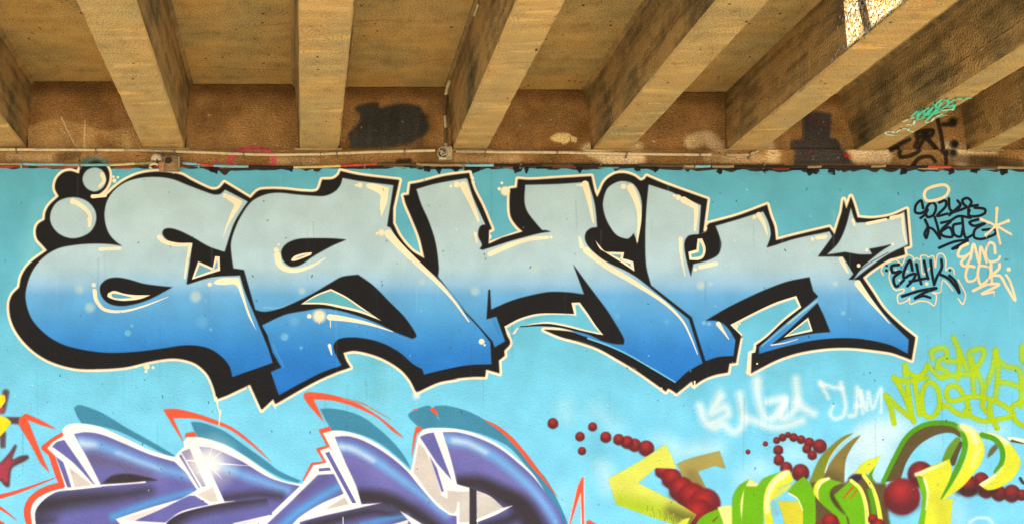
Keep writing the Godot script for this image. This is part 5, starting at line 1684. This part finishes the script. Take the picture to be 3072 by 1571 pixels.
# a bracket of sheet metal with a bored hole, and half a lamp cup hanging from it
func build_lamp() -> void:
	var rust := concrete(lin(0.30, 0.21, 0.11), 1.8)
	var inside := flat(lin(0.02, 0.015, 0.012), 0.9)
	var cup_m := concrete(lin(0.68, 0.60, 0.47), 1.6)
	var t := thing("broken_wall_lamp", "broken lamp with rusty metal plate and chipped pale cup on the wall's top edge", "lamp", Vector3(wx(514), wy(498), 0.0))
	var u := S / (2414.0 / 220.0)
	var o := Vector3(514, 498, 0)
	# local point from a spot on the fitting
	var at := func(zx: float, zy: float, z: float) -> Vector3: return Vector3((400.0 + zx / 10.973 - 514.0) * S, (498.0 - 420.0 - zy / 10.973) * S, z)
	var st := begin()
	box(st, at.call(975, 1060, 0.006), at.call(1500, 580, 0.034), 0.002)
	obj("back_plate", done(st), rust, t)
	st = begin()
	box(st, at.call(1500, 1050, 0.006), at.call(1545, 640, 0.062), 0.002)
	box(st, at.call(1350, 765, 0.035), at.call(1500, 735, 0.05), 0.001)
	obj("side_flange", done(st), concrete(lin(0.42, 0.30, 0.17), 1.8), t)
	st = begin()
	tube(st, [at.call(1170, 745, 0.030), at.call(1170, 745, 0.037)], 0.0235, 20)
	obj("cable_hole", done(st), inside, t)
	st = begin()
	lathe_ring(st, at.call(1170, 745, 0.036), 0.024, 0.030, 0.006, 22)
	obj("hole_rim", done(st), rust, t)
	for q in [[1015, 605], [1475, 605], [1500, 1030]]:
		st = begin()
		var c: Vector3 = at.call(q[0], q[1], 0.034)
		tube(st, [c, c + Vector3(0, 0, 0.004)], 0.0045, 8)
		obj("screw", done(st), inside, t)
	# cup: half a dome, open below, with a jagged rim
	st = begin()
	st.set_smooth_group(1)
	var c0: Vector3 = at.call(765, 720, 0.0)
	var rows := 7
	var cols := 16
	var g := []
	for i in rows + 1:
		var ring := []
		for j in cols + 1:
			var a := PI * j / cols
			var v := float(i) / rows
			var rr := 0.040 * sin(v * 0.5 * PI + 0.12)
			var jag := 0.010 * (sin(j * 2.3) + 0.4 * sin(j * 5.1)) * (v * v * v)
			ring.append(c0 + Vector3(cos(a) * rr * -1.0, 0.052 * cos(v * 0.5 * PI) - 0.004 + jag, sin(a) * rr + 0.006))
		g.append(ring)
	for i in rows:
		for j in cols:
			quad(st, g[i][j], g[i][j + 1], g[i + 1][j + 1], g[i + 1][j])
	obj("lamp_cup", done(st), cup_m, t)
	st = begin()
	var hook := []
	for i in 9:
		var a := PI * 0.15 + PI * 1.2 * i / 8.0
		hook.append(at.call(700 + 150 * cos(a), 930 - 90 * sin(a), 0.03))
	tube(st, hook, 0.008, 8)
	obj("cable_loop", done(st), concrete(lin(0.66, 0.56, 0.38), 1.8), t)
	st = begin()
	box(st, at.call(860, 1090, 0.01), at.call(1040, 810, 0.05), 0.004)
	obj("socket", done(st), concrete(lin(0.40, 0.22, 0.12), 2.0), t)
	st = begin()
	tube(st, [at.call(700, 385, 0.01), at.call(800, 392, 0.016), at.call(900, 420, 0.012)], 0.0035, 6)
	obj("wire", done(st), cup_m, t)
	st = begin()
	tube(st, [at.call(1300, 1150, 0.02), at.call(1420, 1110, 0.026), at.call(1530, 1090, 0.02)], 0.0025, 6)
	obj("wire", done(st), cup_m, t)

func lathe_ring(st: SurfaceTool, c: Vector3, r0: float, r1: float, h: float, n: int) -> void:
	for i in n:
		var a := TAU * i / n
		var b := TAU * (i + 1) / n
		var da := Vector3(cos(a), sin(a), 0)
		var db := Vector3(cos(b), sin(b), 0)
		var up := Vector3(0, 0, h)
		quad(st, c + da * r0 + up, c + db * r0 + up, c + db * r1, c + da * r1)
		quad(st, c + da * r0, c + db * r0, c + db * r0 + up, c + da * r0 + up)

func build_junction() -> void:
	var plate_m := concrete(lin(0.46, 0.38, 0.25), 1.8)
	var inside := flat(lin(0.05, 0.04, 0.03), 0.8)
	var wire_m := flat(lin(0.50, 0.42, 0.30), 0.5)
	var t := thing("junction_box", "open round junction box with tangled wires where the conduits meet", "box", Vector3(wx(1335), wy(461), BACK + 0.032))
	var k := 966.0 / 220.0
	var at := func(zx: float, zy: float, z: float) -> Vector3: return Vector3((1240.0 + zx / k - 1335.0) * S, (461.0 - 220.0 - zy / k) * S, z)
	var st := begin()
	box(st, at.call(425, 1135, 0.001), at.call(510, 965, 0.022), 0.003)
	obj("cover_plate", done(st), plate_m, t)
	st = begin()
	var c: Vector3 = at.call(385, 1058, 0.0)
	tube(st, [c + Vector3(0, 0, 0.001), c + Vector3(0, 0, 0.016)], 0.031, 24)
	obj("box_body", done(st), inside, t)
	st = begin()
	lathe_ring(st, c + Vector3(0, 0, 0.014), 0.030, 0.037, 0.014, 26)
	obj("box_rim", done(st), plate_m, t)
	var r2 := RandomNumberGenerator.new()
	r2.seed = 8
	for i in 9:
		var pts := []
		var p := Vector3(r2.randf_range(-0.02, 0.02), r2.randf_range(-0.02, 0.02), 0.017)
		for q in 6:
			pts.append(c + p)
			p += Vector3(r2.randf_range(-0.014, 0.014), r2.randf_range(-0.014, 0.014), r2.randf_range(-0.001, 0.006))
			p.x = clampf(p.x, -0.03, 0.03)
			p.y = clampf(p.y, -0.03, 0.03)
		obj("wire", tube_mesh(pts, 0.0022, 6), wire_m, t)
	st = begin()
	var loop := []
	for i in 12:
		var a := PI * (0.95 - 0.9 * i / 11.0)
		loop.append(c + Vector3(cos(a) * 0.036, sin(a) * 0.038, 0.03))
	tube(st, loop, 0.002, 6)
	obj("wire", done(st), wire_m, t)
	st = begin()
	box(st, at.call(335, 1140, 0.003), at.call(430, 1118, 0.03), 0.002)
	obj("terminal_strip", done(st), wire_m, t)
